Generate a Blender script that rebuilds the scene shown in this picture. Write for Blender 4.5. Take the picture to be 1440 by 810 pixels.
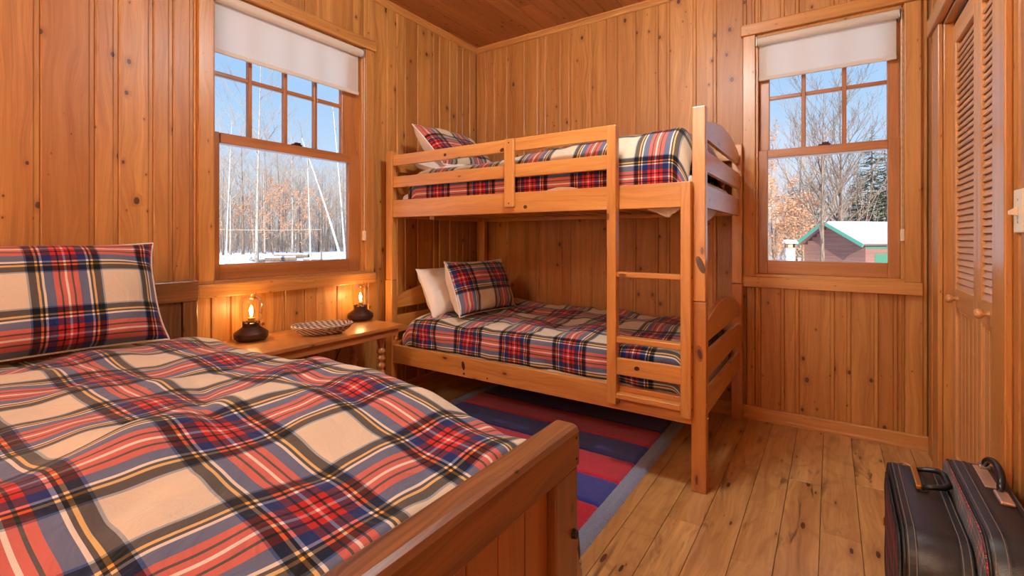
import bpy, bmesh, math, random
from mathutils import Vector, Matrix, noise

for o in list(bpy.data.objects):
    bpy.data.objects.remove(o, do_unlink=True)
S = bpy.context.scene
C = S.collection
PI = math.pi

# ------------------------------------------------------------------ camera
FPX, HOR = 669.7, 335.0
YAW = math.atan(448 / FPX)
CAM = Vector((2.537, -3.24, 1.1))
cd = bpy.data.cameras.new('camera')
cam = bpy.data.objects.new('camera', cd); C.objects.link(cam)
cam.location = CAM
cam.rotation_euler = (PI / 2, 0, YAW)
cd.sensor_width = 36; cd.lens = FPX / 1440 * 36
cd.shift_y = (HOR - 405) / 1440
cd.clip_start = 0.02; cd.clip_end = 600
S.camera = cam

# ------------------------------------------------------------------ world, sun, exposure
W = bpy.data.worlds.new('sky'); S.world = W; W.use_nodes = True
nt = W.node_tree; nt.nodes.clear()
wo = nt.nodes.new('ShaderNodeOutputWorld'); wb = nt.nodes.new('ShaderNodeBackground')
tc = nt.nodes.new('ShaderNodeTexCoord'); sx = nt.nodes.new('ShaderNodeSeparateXYZ')
rp = nt.nodes.new('ShaderNodeValToRGB')
nt.links.new(tc.outputs['Generated'], sx.inputs[0]); nt.links.new(sx.outputs[2], rp.inputs[0])
rp.color_ramp.elements[0].position = 0.0; rp.color_ramp.elements[0].color = (0.72, 0.84, 0.97, 1)
rp.color_ramp.elements[1].position = 0.75; rp.color_ramp.elements[1].color = (0.13, 0.32, 0.80, 1)
e = rp.color_ramp.elements.new(0.30); e.color = (0.38, 0.62, 0.97, 1)
nt.links.new(rp.outputs[0], wb.inputs[0]); wb.inputs[1].default_value = 1.05
nt.links.new(wb.outputs[0], wo.inputs[0])

def lamp(name, typ, loc, energy, color=(1, 1, 1), parent=None, **kw):
    d = bpy.data.lights.new(name, typ); d.energy = energy; d.color = color
    for k, v in kw.items(): setattr(d, k, v)
    o = bpy.data.objects.new(name, d); C.objects.link(o); o.location = loc
    if parent: o.parent = parent
    return o
sun = lamp('sun', 'SUN', (10, -20, 20), 7.5, (1, 0.94, 0.86), angle=0.01)
sun.rotation_euler = Vector((0.45, -0.75, 0.42)).to_track_quat('Z', 'Y').to_euler()

S.view_settings.view_transform = 'Standard'
S.view_settings.look = 'None'
S.view_settings.exposure = 0.04
S.view_settings.gamma = 1.0
S.view_settings.use_curve_mapping = False

# ------------------------------------------------------------------ helpers: objects
ORG = {}
def tag(o, label=None, cat=None, group=None, kind=None):
    if label: o['label'] = label
    if cat: o['category'] = cat
    if group: o['group'] = group
    if kind: o['kind'] = kind
    return o
def thing(name, loc=(0, 0, 0), label=None, cat=None, group=None, kind=None, rot=None, mat4=None):
    o = bpy.data.objects.new(name, None); C.objects.link(o)
    o.empty_display_size = 0.1
    if mat4 is not None:
        o.matrix_basis = mat4; ORG[o.name] = Vector((0, 0, 0))
    else:
        o.location = loc
        if rot is not None:
            o.rotation_euler = rot if hasattr(rot, '__len__') else (0, 0, rot)
            ORG[o.name] = Vector((0, 0, 0))
        else:
            ORG[o.name] = Vector(loc)
    return tag(o, label, cat, group, kind)

class MB:
    def __init__(s): s.v = []; s.f = []; s.uv = []; s.m = []
    def quad(s, ids, uvs, m=0): s.f.append(list(ids)); s.uv.append(list(uvs)); s.m.append(m)
    def box(s, lo, hi, grain=0, m=0):
        x0, y0, z0 = lo; x1, y1, z1 = hi
        b = len(s.v)
        P = [(x0,y0,z0),(x1,y0,z0),(x1,y1,z0),(x0,y1,z0),(x0,y0,z1),(x1,y0,z1),(x1,y1,z1),(x0,y1,z1)]
        s.v += P
        for ids, ax in (((0,3,2,1),2),((4,5,6,7),2),((0,1,5,4),1),((2,3,7,6),1),((1,2,6,5),0),((3,0,4,7),0)):
            oth = [a for a in (0,1,2) if a != ax]
            if grain in oth: ua = grain; va = [a for a in oth if a != grain][0]
            else: ua, va = oth
            s.quad([b+i for i in ids], [(P[i][ua], P[i][va] + P[i][ax]) for i in ids], m)
    def loft(s, rings, closed=True, caps=True, us=None, m=0, uoff=0.0):
        """rings: list of lists of points; uv: u along rings order, v around."""
        n = len(rings[0]); base = len(s.v)
        for r in rings: s.v += [tuple(p) for p in r]
        if us is None:
            us = [0.0]
            for a, b in zip(rings, rings[1:]):
                us.append(us[-1] + (sum((Vector(b[i]) - Vector(a[i])).length for i in range(n)) / n))
        vs = [0.0]; r0 = rings[len(rings)//2]
        for i in range(n):
            vs.append(vs[-1] + (Vector(r0[(i+1) % n]) - Vector(r0[i])).length)
        for k in range(len(rings) - 1):
            for i in range(n if closed else n - 1):
                j = (i + 1) % n
                s.quad([base+k*n+i, base+k*n+j, base+(k+1)*n+j, base+(k+1)*n+i],
                       [(us[k]+uoff, vs[i]), (us[k]+uoff, vs[i+1]), (us[k+1]+uoff, vs[i+1]), (us[k+1]+uoff, vs[i])], m)
        if caps and closed:
            for k, rev in ((0, True), (len(rings)-1, False)):
                ids = [base+k*n+i for i in range(n)]
                if rev: ids.reverse()
                p0 = Vector(s.v[ids[0]])
                nrm = (Vector(s.v[ids[1]]) - p0)
                ex = nrm.normalized() if nrm.length > 1e-9 else Vector((1,0,0))
                s.quad(ids, [((Vector(s.v[i]) - p0).dot(ex), (Vector(s.v[i]) - p0).length) for i in ids], m)
    def tube(s, pts, rad, n=6, m=0, caps=True):
        pts = [Vector(p) for p in pts]
        if not hasattr(rad, '__len__'): rad = [rad] * len(pts)
        rings = []; up = None
        for i, p in enumerate(pts):
            t = (pts[min(i+1, len(pts)-1)] - pts[max(i-1, 0)])
            t = t.normalized() if t.length > 1e-9 else Vector((0,0,1))
            if up is None:
                up = Vector((0,0,1)) if abs(t.z) < 0.9 else Vector((1,0,0))
            a = t.cross(up)
            if a.length < 1e-6: a = t.cross(Vector((1,0.3,0.2)))
            a.normalize(); b = a.cross(t); up = b
            rings.append([p + rad[i]*(math.cos(2*PI*k/n)*a + math.sin(2*PI*k/n)*b) for k in range(n)])
        s.loft(rings, True, caps, None, m)
    def ring(s, pts, rad, n=6, m=0):
        """closed tube"""
        pts = [Vector(p) for p in pts]; N = len(pts); base = len(s.v)
        L = 0; us = [0]
        for i in range(N):
            L += (pts[(i+1) % N] - pts[i]).length; us.append(L)
        for i, p in enumerate(pts):
            t = (pts[(i+1) % N] - pts[i-1]).normalized()
            a = t.cross(Vector((0,0,1)))
            if a.length < 1e-4: a = t.cross(Vector((1,0,0)))
            a.normalize(); b = a.cross(t)
            s.v += [tuple(p + rad*(math.cos(2*PI*k/n)*a + math.sin(2*PI*k/n)*b)) for k in range(n)]
        for i in range(N):
            j = (i+1) % N
            for k in range(n):
                l = (k+1) % n
                s.quad([base+i*n+k, base+i*n+l, base+j*n+l, base+j*n+k],
                       [(us[i], k*rad), (us[i], (k+1)*rad), (us[i+1], (k+1)*rad), (us[i+1], k*rad)], m)
    def lathe(s, prof, n=32, c=(0,0,0), m=0, sx=1.0, sy=1.0):
        rings = [[(c[0]+sx*r*math.cos(2*PI*k/n), c[1]+sy*r*math.sin(2*PI*k/n), c[2]+z) for k in range(n)] for r, z in prof]
        s.loft(rings, True, True, None, m)
    def grid(s, nu, nv, fn, uvfn, m=0):
        base = len(s.v)
        for i in range(nu + 1):
            for j in range(nv + 1):
                s.v.append(tuple(fn(i/nu, j/nv)))
        for i in range(nu):
            for j in range(nv):
                q = [(i,j),(i+1,j),(i+1,j+1),(i,j+1)]
                s.quad([base+a*(nv+1)+b for a, b in q], [uvfn(a/nu, b/nv) for a, b in q], m)
    def mesh(s, name, recalc=True, smooth=False, center=True, off=Vector((0,0,0))):
        me = bpy.data.meshes.new(name)
        vs = [Vector(v) - off for v in s.v]
        ce = Vector((0,0,0))
        if center and vs:
            lo = [min(v[i] for v in vs) for i in range(3)]; hi = [max(v[i] for v in vs) for i in range(3)]
            ce = (Vector(lo) + Vector(hi)) / 2
        me.from_pydata([v - ce for v in vs], [], s.f)
        ul = me.uv_layers.new(name='UVMap')
        i = 0
        data = []
        for u in s.uv:
            for a in u: data += [a[0], a[1]]
        ul.data.foreach_set('uv', data)
        me.polygons.foreach_set('material_index', s.m)
        if smooth: me.polygons.foreach_set('use_smooth', [True]*len(s.f))
        if recalc:
            bm = bmesh.new(); bm.from_mesh(me); bmesh.ops.recalc_face_normals(bm, faces=bm.faces); bm.to_mesh(me); bm.free()
        me.update()
        return me, ce
    def build(s, name, mats, parent=None, smooth=False, bev=0.0, recalc=True, seg=2, center=True, autosm=None):
        off = ORG[parent.name] if parent is not None and parent.name in ORG else Vector((0,0,0))
        me, ce = s.mesh(name, recalc, smooth, center, off)
        if not isinstance(mats, (list, tuple)): mats = [mats]
        for mt in mats: me.materials.append(mt)
        o = bpy.data.objects.new(name, me); C.objects.link(o)
        o.location = ce
        if parent is not None:
            o.parent = parent
        ORG[o.name] = off + ce
        if bev:
            md = o.modifiers.new('bevel', 'BEVEL'); md.width = bev; md.segments = seg; md.limit_method = 'ANGLE'; md.angle_limit = 0.6
            md.use_clamp_overlap = True
        if autosm: me.set_sharp_from_angle(angle=autosm)
        return o
def box(name, lo, hi, mat, parent=None, grain=0, bev=0.003, seg=2):
    m = MB(); m.box(tuple(min(a,b) for a,b in zip(lo,hi)), tuple(max(a,b) for a,b in zip(lo,hi)), grain)
    return m.build(name, mat, parent, bev=bev, seg=seg)
def share(o, loc, parent, rot=None, scale=None):
    c = o.copy(); C.objects.link(c); c.parent = parent
    off = ORG[parent.name] if parent is not None else Vector((0,0,0))
    c.location = Vector(loc) - off
    if rot is not None: c.rotation_euler = rot
    if scale is not None: c.scale = scale
    return c

# ------------------------------------------------------------------ helpers: materials
class NT:
    def __init__(s, name):
        s.mat = bpy.data.materials.new(name); s.mat.use_nodes = True
        s.t = s.mat.node_tree; s.t.nodes.clear()
        s.out = s.n('ShaderNodeOutputMaterial')
    def n(s, typ, **kw):
        x = s.t.nodes.new(typ)
        for k, v in kw.items(): setattr(x, k, v)
        return x
    def l(s, a, b): s.t.links.new(a, b)
    def set(s, sock, v):
        if isinstance(v, bpy.types.NodeSocket): s.l(v, sock)
        else: sock.default_value = v
    def math(s, op, a, b=0.0, c=0.0, clamp=False):
        x = s.n('ShaderNodeMath', operation=op); x.use_clamp = clamp
        s.set(x.inputs[0], a); s.set(x.inputs[1], b); s.set(x.inputs[2], c)
        return x.outputs[0]
    def mix(s, f, a, b, blend='MIX'):
        x = s.n('ShaderNodeMix', data_type='RGBA', blend_type=blend)
        s.set(x.inputs[0], f); s.set(x.inputs[6], a); s.set(x.inputs[7], b)
        return x.outputs[2]
    def comb(s, x, y, z=0.0):
        k = s.n('ShaderNodeCombineXYZ'); s.set(k.inputs[0], x); s.set(k.inputs[1], y); s.set(k.inputs[2], z); return k.outputs[0]
    def sep(s, v):
        k = s.n('ShaderNodeSeparateXYZ'); s.l(v, k.inputs[0]); return k.outputs
    def noise(s, vec, scale=1.0, detail=2.0, rough=0.5, dist=0.0, dim='2D'):
        k = s.n('ShaderNodeTexNoise', noise_dimensions=dim); s.l(vec, k.inputs['Vector'])
        k.inputs['Scale'].default_value = scale; k.inputs['Detail'].default_value = detail
        k.inputs['Roughness'].default_value = rough; k.inputs['Distortion'].default_value = dist
        return k.outputs['Fac'] if 'Fac' in k.outputs else k.outputs[0]
    def rng(s, v, a, b, c=0.0, d=1.0, smooth=False):
        k = s.n('ShaderNodeMapRange'); k.interpolation_type = 'SMOOTHSTEP' if smooth else 'LINEAR'
        s.set(k.inputs[0], v); s.set(k.inputs[1], a); s.set(k.inputs[2], b); s.set(k.inputs[3], c); s.set(k.inputs[4], d)
        return k.outputs[0]
    def bsdf(s, **kw):
        p = s.n('ShaderNodeBsdfPrincipled')
        for k, v in kw.items(): s.set(p.inputs[k.replace('_', ' ')], v)
        s.l(p.outputs[0], s.out.inputs[0]); return p
    def bump(s, p, h, strength=0.2, dist=0.002):
        b = s.n('ShaderNodeBump'); b.inputs['Strength'].default_value = strength; b.inputs['Distance'].default_value = dist
        s.l(h, b.inputs['Height']); s.l(b.outputs[0], p.inputs['Normal'])

def rgb(r, g, b):
    f = lambda c: (c/255/12.92) if c/255 <= 0.04045 else ((c/255+0.055)/1.055)**2.4
    return (f(r), f(g), f(b), 1)

def wood(name, light, dark, knot=(0.06,0.018,0.006,1), var=0.35, kp=0.35, ku=0.12, kv=0.08, kr=(0.03,0.09), grain=0.55,
         gs=26, rough=0.38, coat=0.25, streak=0.0, small=True, bleach=0.0):
    t = NT(name)
    uv = t.n('ShaderNodeUVMap').outputs[0]
    ri = t.n('ShaderNodeObjectInfo').outputs['Random']
    u, v, _ = t.sep(uv)
    u = t.math('ADD', u, t.math('MULTIPLY', ri, 47.3)); v = t.math('ADD', v, t.math('MULTIPLY', ri, 31.7))
    # knots
    def knots(cu, cv, p, r0, r1, seed):
        vo = t.n('ShaderNodeTexVoronoi', voronoi_dimensions='2D', feature='F1'); vo.inputs['Scale'].default_value = 1
        vo.inputs['Randomness'].default_value = 0.85
        t.l(t.comb(t.math('ADD', t.math('DIVIDE', u, cu), seed), t.math('DIVIDE', v, cv)), vo.inputs['Vector'])
        cs = t.n('ShaderNodeSeparateColor'); t.l(vo.outputs['Color'], cs.inputs[0])
        on = t.math('LESS_THAN', cs.outputs[0], p)
        rad = t.math('MULTIPLY', t.rng(cs.outputs[1], 0, 1, r0, r1), on)
        d = vo.outputs['Distance']
        core = t.rng(d, t.math('MULTIPLY', rad, 0.75), t.math('ADD', rad, 1e-4), 1, 0, True)
        core = t.math('MULTIPLY', core, on)
        halo = t.math('MULTIPLY', t.rng(d, rad, t.math('MULTIPLY', rad, 3.2), 1, 0, True), on)
        return d, core, halo, on
    d1, c1, h1, on1 = knots(ku, kv, kp, kr[0], kr[1], 0.0)
    # grain with distortion round knots
    warp = t.math('SUBTRACT', t.noise(t.comb(t.math('MULTIPLY', u, 1.6), t.math('MULTIPLY', v, 5.0)), 1, 2), 0.5)
    gv = t.math('ADD', v, t.math('MULTIPLY', warp, 0.10))
    gv = t.math('ADD', gv, t.math('MULTIPLY', h1, 0.012))
    g1 = t.noise(t.comb(t.math('MULTIPLY', u, 0.9), t.math('MULTIPLY', gv, gs)), 1, 4, 0.62)
    g2 = t.noise(t.comb(t.math('MULTIPLY', u, 5.0), t.math('MULTIPLY', gv, gs*9)), 1, 2, 0.5)
    lines = t.math('SINE', t.math('MULTIPLY', gv, gs*14.0))
    lines = t.math('MULTIPLY', t.rng(lines, -0.2, 1.0), t.rng(t.noise(t.comb(t.math('MULTIPLY', u, 0.5), t.math('MULTIPLY', v, 7.0)), 1, 1), 0.45, 0.7))
    g = t.math('ADD', t.math('MULTIPLY', t.rng(g1, 0.32, 0.70), 0.72), t.math('MULTIPLY', t.rng(g2, 0.3, 0.7), 0.28))
    g = t.math('ADD', g, t.math('MULTIPLY', lines, 0.28))
    col = t.mix(t.math('MULTIPLY', g, grain, clamp=True), light, dark)
    # per board tone
    r2 = t.n('ShaderNodeTexWhiteNoise', noise_dimensions='1D'); t.l(t.math('MULTIPLY', ri, 91.7), r2.inputs['W'])
    col = t.mix(t.math('MULTIPLY', r2.outputs['Value'], var), col, dark)
    if bleach: col = t.mix(t.math('MULTIPLY', t.rng(ri, 0.4, 1.0), bleach), col, light)
    if streak:
        st = t.noise(t.comb(t.math('MULTIPLY', u, 1.7), t.math('MULTIPLY', v, 12.0)), 1, 3, 0.65, 1.2)
        col = t.mix(t.math('MULTIPLY', t.rng(st, 0.60, 0.80, 0, 1, True), streak), col, knot)
        st2 = t.noise(t.comb(t.math('MULTIPLY', u, 2.6), t.math('MULTIPLY', v, 6.0)), 1.0, 2, 0.6, 2.5)
        col = t.mix(t.math('MULTIPLY', t.rng(st2, 0.5, 0.75, 0, 1, True), streak*0.5), col, dark)
    col = t.mix(t.math('MULTIPLY', h1, 0.45), col, dark)
    col = t.mix(t.math('MULTIPLY', c1, 0.92), col, knot)
    if small:
        d2, c2, h2, on2 = knots(ku*0.55, kv*0.55, kp*0.42, 0.02, 0.07, 7.7)
        col = t.mix(t.math('MULTIPLY', h2, 0.35), col, dark)
        col = t.mix(t.math('MULTIPLY', c2, 0.85), col, knot)
    p = t.bsdf(Base_Color=col, Roughness=rough)
    p.inputs['Coat Weight'].default_value = coat; p.inputs['Coat Roughness'].default_value = 0.28
    t.bump(p, g2, 0.08, 0.001)
    return t.mat

def plain(name, col, rough=0.5, metal=0.0, bump=0.0, bscale=300, coat=0.0, var=0.0, sheen=0.0, spec=None):
    t = NT(name)
    tcn = t.n('ShaderNodeTexCoord').outputs['Object']
    nz = t.noise(tcn, bscale, 2, 0.5, 0, '3D')
    c = col
    if var:
        big = t.noise(tcn, bscale*0.12, 3, 0.6, 0, '3D')
        c = t.mix(t.rng(big, 0.3, 0.7, 0, 1), tuple(x*(1-var) for x in col[:3])+(1,), tuple(min(1, x*(1+var)) for x in col[:3])+(1,))
    p = t.bsdf(Base_Color=c, Roughness=rough, Metallic=metal)
    if coat: p.inputs['Coat Weight'].default_value = coat
    if sheen: p.inputs['Sheen Weight'].default_value = sheen
    if spec is not None: p.inputs['Specular IOR Level'].default_value = spec
    if bump: t.bump(p, nz, bump, 0.002)
    return t.mat

def glass(name, tint=(1,1,1,1), refl=1.0):
    t = NT(name)
    tr = t.n('ShaderNodeBsdfTransparent'); tr.inputs[0].default_value = tint
    gl = t.n('ShaderNodeBsdfGlossy'); gl.inputs['Roughness'].default_value = 0.02
    fr = t.n('ShaderNodeFresnel'); fr.inputs[0].default_value = 1.45
    mx = t.n('ShaderNodeMixShader')
    t.l(t.math('MULTIPLY', fr.outputs[0], refl), mx.inputs[0]); t.l(tr.outputs[0], mx.inputs[1]); t.l(gl.outputs[0], mx.inputs[2])
    t.l(mx.outputs[0], t.out.inputs[0]); return t.mat

def tartan(name, period=0.34, bright=1.0, off=(0.0, 0.0), ground=None):
    t = NT(name)
    uv = t.n('ShaderNodeUVMap').outputs[0]
    u, v, _ = t.sep(uv)
    cr = ground or (0.87,0.79,0.68); wh = (0.93,0.88,0.84); ye = (0.88,0.62,0.26); bk = (0.055,0.055,0.075)
    nv = (0.11,0.17,0.38); rd = (0.74,0.15,0.14); lb = (0.42,0.50,0.60)
    half = [(0.011, wh), (0.033, rd), (0.018, bk), (0.041, rd), (0.074, nv), (0.022, wh), (0.018, bk), (0.020, ye), (0.056, bk), (0.018, lb), (0.189, cr)]
    seq = half + [(w, c) for w, c in reversed(half)]
    tot = sum(w for w, c in seq)
    def ramp(x, o):
        f = t.math('FRACT', t.math('ADD', t.math('DIVIDE', x, period), o))
        k = t.n('ShaderNodeValToRGB'); cr_ = k.color_ramp; cr_.interpolation = 'CONSTANT'
        pos = 0.0; stops = []
        for w, c in seq:
            if not stops or stops[-1][1] != c: stops.append((pos/tot, c))
            pos += w
        while len(cr_.elements) > 1: cr_.elements.remove(cr_.elements[-1])
        cr_.elements[0].position = 0; cr_.elements[0].color = stops[0][1] + (1,)
        for q, c in stops[1:]:
            el = cr_.elements.new(q); el.color = c + (1,)
        t.l(f, k.inputs[0]); return k.outputs[0]
    a = ramp(u, off[0]); b = ramp(v, off[1])
    # twill: alternate threads, fine diagonal
    tw = t.math('SINE', t.math('MULTIPLY', t.math('ADD', u, v), 2600.0))
    c = t.mix(t.rng(tw, -1, 1, 0.42, 0.58), a, b)
    ml = t.mix(1.0, a, b, 'MULTIPLY'); sq = t.n('ShaderNodeGamma'); t.l(ml, sq.inputs[0]); sq.inputs[1].default_value = 0.5
    c = t.mix(0.42, c, sq.outputs[0])
    gm = t.n('ShaderNodeGamma'); t.l(c, gm.inputs[0]); gm.inputs[1].default_value = 2.2
    fz = t.noise(t.comb(t.math('MULTIPLY', u, 700), t.math('MULTIPLY', v, 700)), 1, 2)
    col = t.mix(0.25, gm.outputs[0], t.mix(fz, (0.0,0.0,0.0,1), gm.outputs[0]))
    p = t.bsdf(Base_Color=col, Roughness=0.9)
    p.inputs['Specular IOR Level'].default_value = 0.15
    p.inputs['Sheen Weight'].default_value = 0.12
    wr = t.noise(uv, 9.0, 3, 0.55, 1.2)
    b1 = t.n('ShaderNodeBump'); b1.inputs['Strength'].default_value = 0.35; b1.inputs['Distance'].default_value = 0.02; t.l(wr, b1.inputs['Height'])
    b2 = t.n('ShaderNodeBump'); b2.inputs['Strength'].default_value = 0.12; b2.inputs['Distance'].default_value = 0.001; t.l(fz, b2.inputs['Height'])
    t.l(b1.outputs[0], b2.inputs['Normal']); t.l(b2.outputs[0], p.inputs['Normal'])
    return t.mat

M = {}
M['wall'] = wood('knotty_pine_wall', rgb(210,150,80), rgb(146,84,34), knot=rgb(70,36,18), var=0.55, kp=0.26, ku=0.15, kv=0.10, kr=(0.02,0.125), grain=0.8, rough=0.45, coat=0.06)
M['ceil'] = wood('pine_ceiling', rgb(196,132,76), rgb(130,76,38), knot=rgb(74,34,14), var=0.5, kp=0.3, rough=0.45, coat=0.1)
M['trim'] = wood('pine_trim', rgb(210,152,84), rgb(158,94,40), knot=rgb(90,44,20), var=0.25, grain=0.75, kp=0.22, ku=0.14, kv=0.05, kr=(0.02,0.06), rough=0.35, coat=0.3)
M['sash'] = wood('window_sash_wood', rgb(190,122,66), rgb(134,78,38), var=0.2, grain=0.7, kp=0.0, rough=0.35, coat=0.3, small=False)
M['bunk'] = wood('bunk_pine', rgb(222,158,84), rgb(172,100,38), knot=rgb(90,42,16), var=0.18, grain=0.75, kp=0.16, ku=0.22, kv=0.09, kr=(0.05,0.10), gs=16, rough=0.3, coat=0.45, small=False)
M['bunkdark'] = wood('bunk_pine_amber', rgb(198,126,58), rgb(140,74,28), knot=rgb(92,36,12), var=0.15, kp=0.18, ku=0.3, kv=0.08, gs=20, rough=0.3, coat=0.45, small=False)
M['brown'] = wood('brown_stained_pine', rgb(150,98,56), rgb(80,46,24), knot=rgb(34,18,12), var=0.15, grain=0.85, kp=0.22, ku=0.2, kv=0.08, kr=(0.03,0.08), rough=0.32, coat=0.35, small=False)
M['table'] = wood('waxed_table_wood', rgb(198,130,68), rgb(136,78,34), knot=rgb(80,40,18), var=0.1, kp=0.1, rough=0.28, coat=0.4, small=False)
M['floor'] = wood('hickory_floor', rgb(224,176,110), rgb(146,96,48), knot=rgb(74,42,26), var=0.35, kp=0.30, ku=0.34, kv=0.10, kr=(0.03,0.09), gs=12, grain=0.75, rough=0.34, coat=0.25, streak=0.85, small=True)
M['door'] = wood('closet_door_wood', rgb(222,164,104), rgb(172,114,62), var=0.12, kp=0.0, gs=40, rough=0.4, coat=0.15, small=False)
M['backing'] = plain('wall_backing', (0.16,0.08,0.035,1), 0.9)
M['glass'] = glass('window_glass', (0.98,0.99,0.985,1), 0.35)
M['lampglass'] = glass('lamp_glass', (0.985,0.975,0.95,1), 0.5)
M['tartan'] = tartan('tartan_flannel')
M['white'] = plain('white_cotton', rgb(232,222,212), 0.9, bump=0.1, bscale=250, var=0.02, spec=0.1)
M['offwhite'] = plain('cream_cotton', rgb(226,208,190), 0.9, bump=0.1, bscale=250, spec=0.1)
M['bronze'] = plain('dark_bronze_metal', rgb(62,34,24), 0.4, 0.3, var=0.1, bscale=60)
M['brass'] = plain('brass', rgb(206,160,84), 0.28, 1.0)
M['black'] = plain('black_leather', rgb(28,27,28), 0.4, 0.0, bump=0.35, bscale=900, var=0.2)
M['blackcase'] = plain('worn_black_leatherette', rgb(36,34,34), 0.38, 0.0, bump=0.3, bscale=500, var=0.25)
M['stitch'] = plain('grey_stitching', rgb(120,108,98), 0.7)
M['plastic_black'] = plain('black_plastic', rgb(22,20,20), 0.35)
M['copper'] = plain('rose_metal', rgb(214,178,150), 0.35, 0.7)
M['ivory'] = plain('ivory_plastic', rgb(226,210,180), 0.4)
M['steel'] = plain('grey_steel', rgb(170,168,165), 0.35, 0.9)
M['bolt'] = plain('dark_iron', rgb(50,42,38), 0.45, 0.8)
M['snow'] = plain('snow', (0.90,0.90,0.91,1), 0.8, bump=0.4, bscale=2.0, var=0.03)

def emit(name, col, st):
    t = NT(name); em = t.n('ShaderNodeEmission'); em.inputs[0].default_value = col; em.inputs[1].default_value = st
    t.l(em.outputs[0], t.out.inputs[0]); return t.mat
M['filament'] = emit('glowing_filament', (1.0,0.62,0.25,1), 60)
M['diffuser'] = emit('lit_opal_glass', (1.0,0.94,0.86,1), 5.0)

def shade_mat():
    t = NT('blind_fabric')
    tcn = t.n('ShaderNodeTexCoord').outputs['Object']
    nz = t.noise(tcn, 420, 2, 0.5, 0, '3D')
    c = t.mix(nz, rgb(240,232,220), rgb(250,244,234))
    d = t.n('ShaderNodeBsdfDiffuse'); t.l(c, d.inputs[0])
    tr = t.n('ShaderNodeBsdfTranslucent'); t.l(c, tr.inputs[0])
    mx = t.n('ShaderNodeMixShader'); mx.inputs[0].default_value = 0.5
    t.l(d.outputs[0], mx.inputs[1]); t.l(tr.outputs[0], mx.inputs[2]); t.l(mx.outputs[0], t.out.inputs[0])
    return t.mat
M['shade'] = shade_mat()

def carpet(name, col):
    t = NT(name)
    tcn = t.n('ShaderNodeTexCoord').outputs['Object']
    a = t.noise(tcn, 330, 2, 0.6, 0, '3D'); b = t.noise(tcn, 40, 2, 0.6, 0, '3D')
    c = t.mix(t.rng(a, 0.3, 0.7), tuple(x*0.45 for x in col[:3])+(1,), tuple(min(1,x*1.35) for x in col[:3])+(1,))
    c = t.mix(t.math('MULTIPLY', b, 0.35), c, tuple(x*0.6 for x in col[:3])+(1,))
    p = t.bsdf(Base_Color=c, Roughness=0.95); p.inputs['Sheen Weight'].default_value = 0.3
    p.inputs['Specular IOR Level'].default_value = 0.1
    t.bump(p, a, 0.9, 0.006); return t.mat
M['rugred'] = carpet('red_wool_pile', rgb(216,18,58))
M['rugblue'] = carpet('blue_wool_pile', rgb(50,62,164))
M['rugedge'] = carpet('grey_blue_wool_pile', rgb(146,158,188))

# ------------------------------------------------------------------ dimensions
XR = 2.955      # right wall face
YF = -6.40      # wall behind the camera
ZC = 2.72       # ceiling
TH = 0.16

# ------------------------------------------------------------------ structure: planked surfaces
def profile_plank(name, parent, a0, a1, b0, b1, fn, mat, lip=0.016, depth=0.012):
    a1 -= 0.0006; w = a1 - a0
    lip = min(lip, w*0.3)
    pr = [(a0,-depth),(a0,-0.006),(a0+0.005,0),(a1-lip-0.005,0),(a1-lip,-0.0032),(a1-0.003,-0.0032),(a1,-0.007),(a1,-depth)]
    m = MB()
    r0 = [fn(a, b0, d) for a, d in pr]; r1 = [fn(a, b1, d) for a, d in pr]
    base = len(m.v); m.v += r0 + r1; n = len(pr)
    for i in range(n):
        j = (i+1) % n
        m.quad([i, j, n+j, n+i], [(b0, pr[i][0]), (b0, pr[j][0]), (b1, pr[j][0]), (b1, pr[i][0])])
    m.quad(list(range(n)), [(p[0], p[1]) for p in pr]); m.quad([n+i for i in range(n)], [(p[0], p[1]) for p in pr])
    return m.build(name, mat, parent)

rnd = random.Random(5)
def fill(bounds, lo, hi, wmin=0.075, wmax=0.15):
    bounds = sorted(bounds)
    while bounds[0] > lo + 0.05: bounds.insert(0, max(lo, bounds[0] - rnd.uniform(wmin, wmax)))
    while bounds[-1] < hi - 0.05: bounds.append(min(hi, bounds[-1] + rnd.uniform(wmin, wmax)))
    bounds[0] = lo; bounds[-1] = hi
    return bounds

# window openings
LW = dict(a0=-2.11, a1=-1.19, z0=0.875, z1=2.335)     # on the left wall, a = y
RW = dict(a0=2.157, a1=2.859, z0=0.870, z1=2.335)     # on the back wall, a = x

def planked_wall(name, bounds, fn, win, back_boxes, zlo=0.0, zhi=ZC):
    mb = MB()
    for lo, hi in back_boxes: mb.box(lo, hi)
    w = mb.build(name, M['backing']); tag(w, kind='structure')
    for a0, a1 in zip(bounds, bounds[1:]):
        spans = [(zlo, zhi)]
        if win and a1 > win['a0'] - 0.03 and a0 < win['a1'] + 0.03:
            # boards that end behind the casing are cut round the opening
            pieces = []
            if a0 < win['a0'] - 0.005: pieces.append((a0, min(a1, win['a0']-0.004), zlo, zhi))
            if a1 > win['a1'] + 0.005: pieces.append((max(a0, win['a1']+0.004), a1, zlo, zhi))
            c0, c1 = max(a0, win['a0']-0.004), min(a1, win['a1']+0.004)
            if c1 - c0 > 0.012:
                pieces.append((c0, c1, zlo, win['z0']-0.01)); pieces.append((c0, c1, win['z1']+0.01, zhi))
        else:
            pieces = [(a0, a1, zlo, zhi)]
        for p in pieces:
            if p[1]-p[0] > 0.012: profile_plank('plank', w, p[0], p[1], p[2], p[3], fn, M['wall'])
    return w

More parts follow.
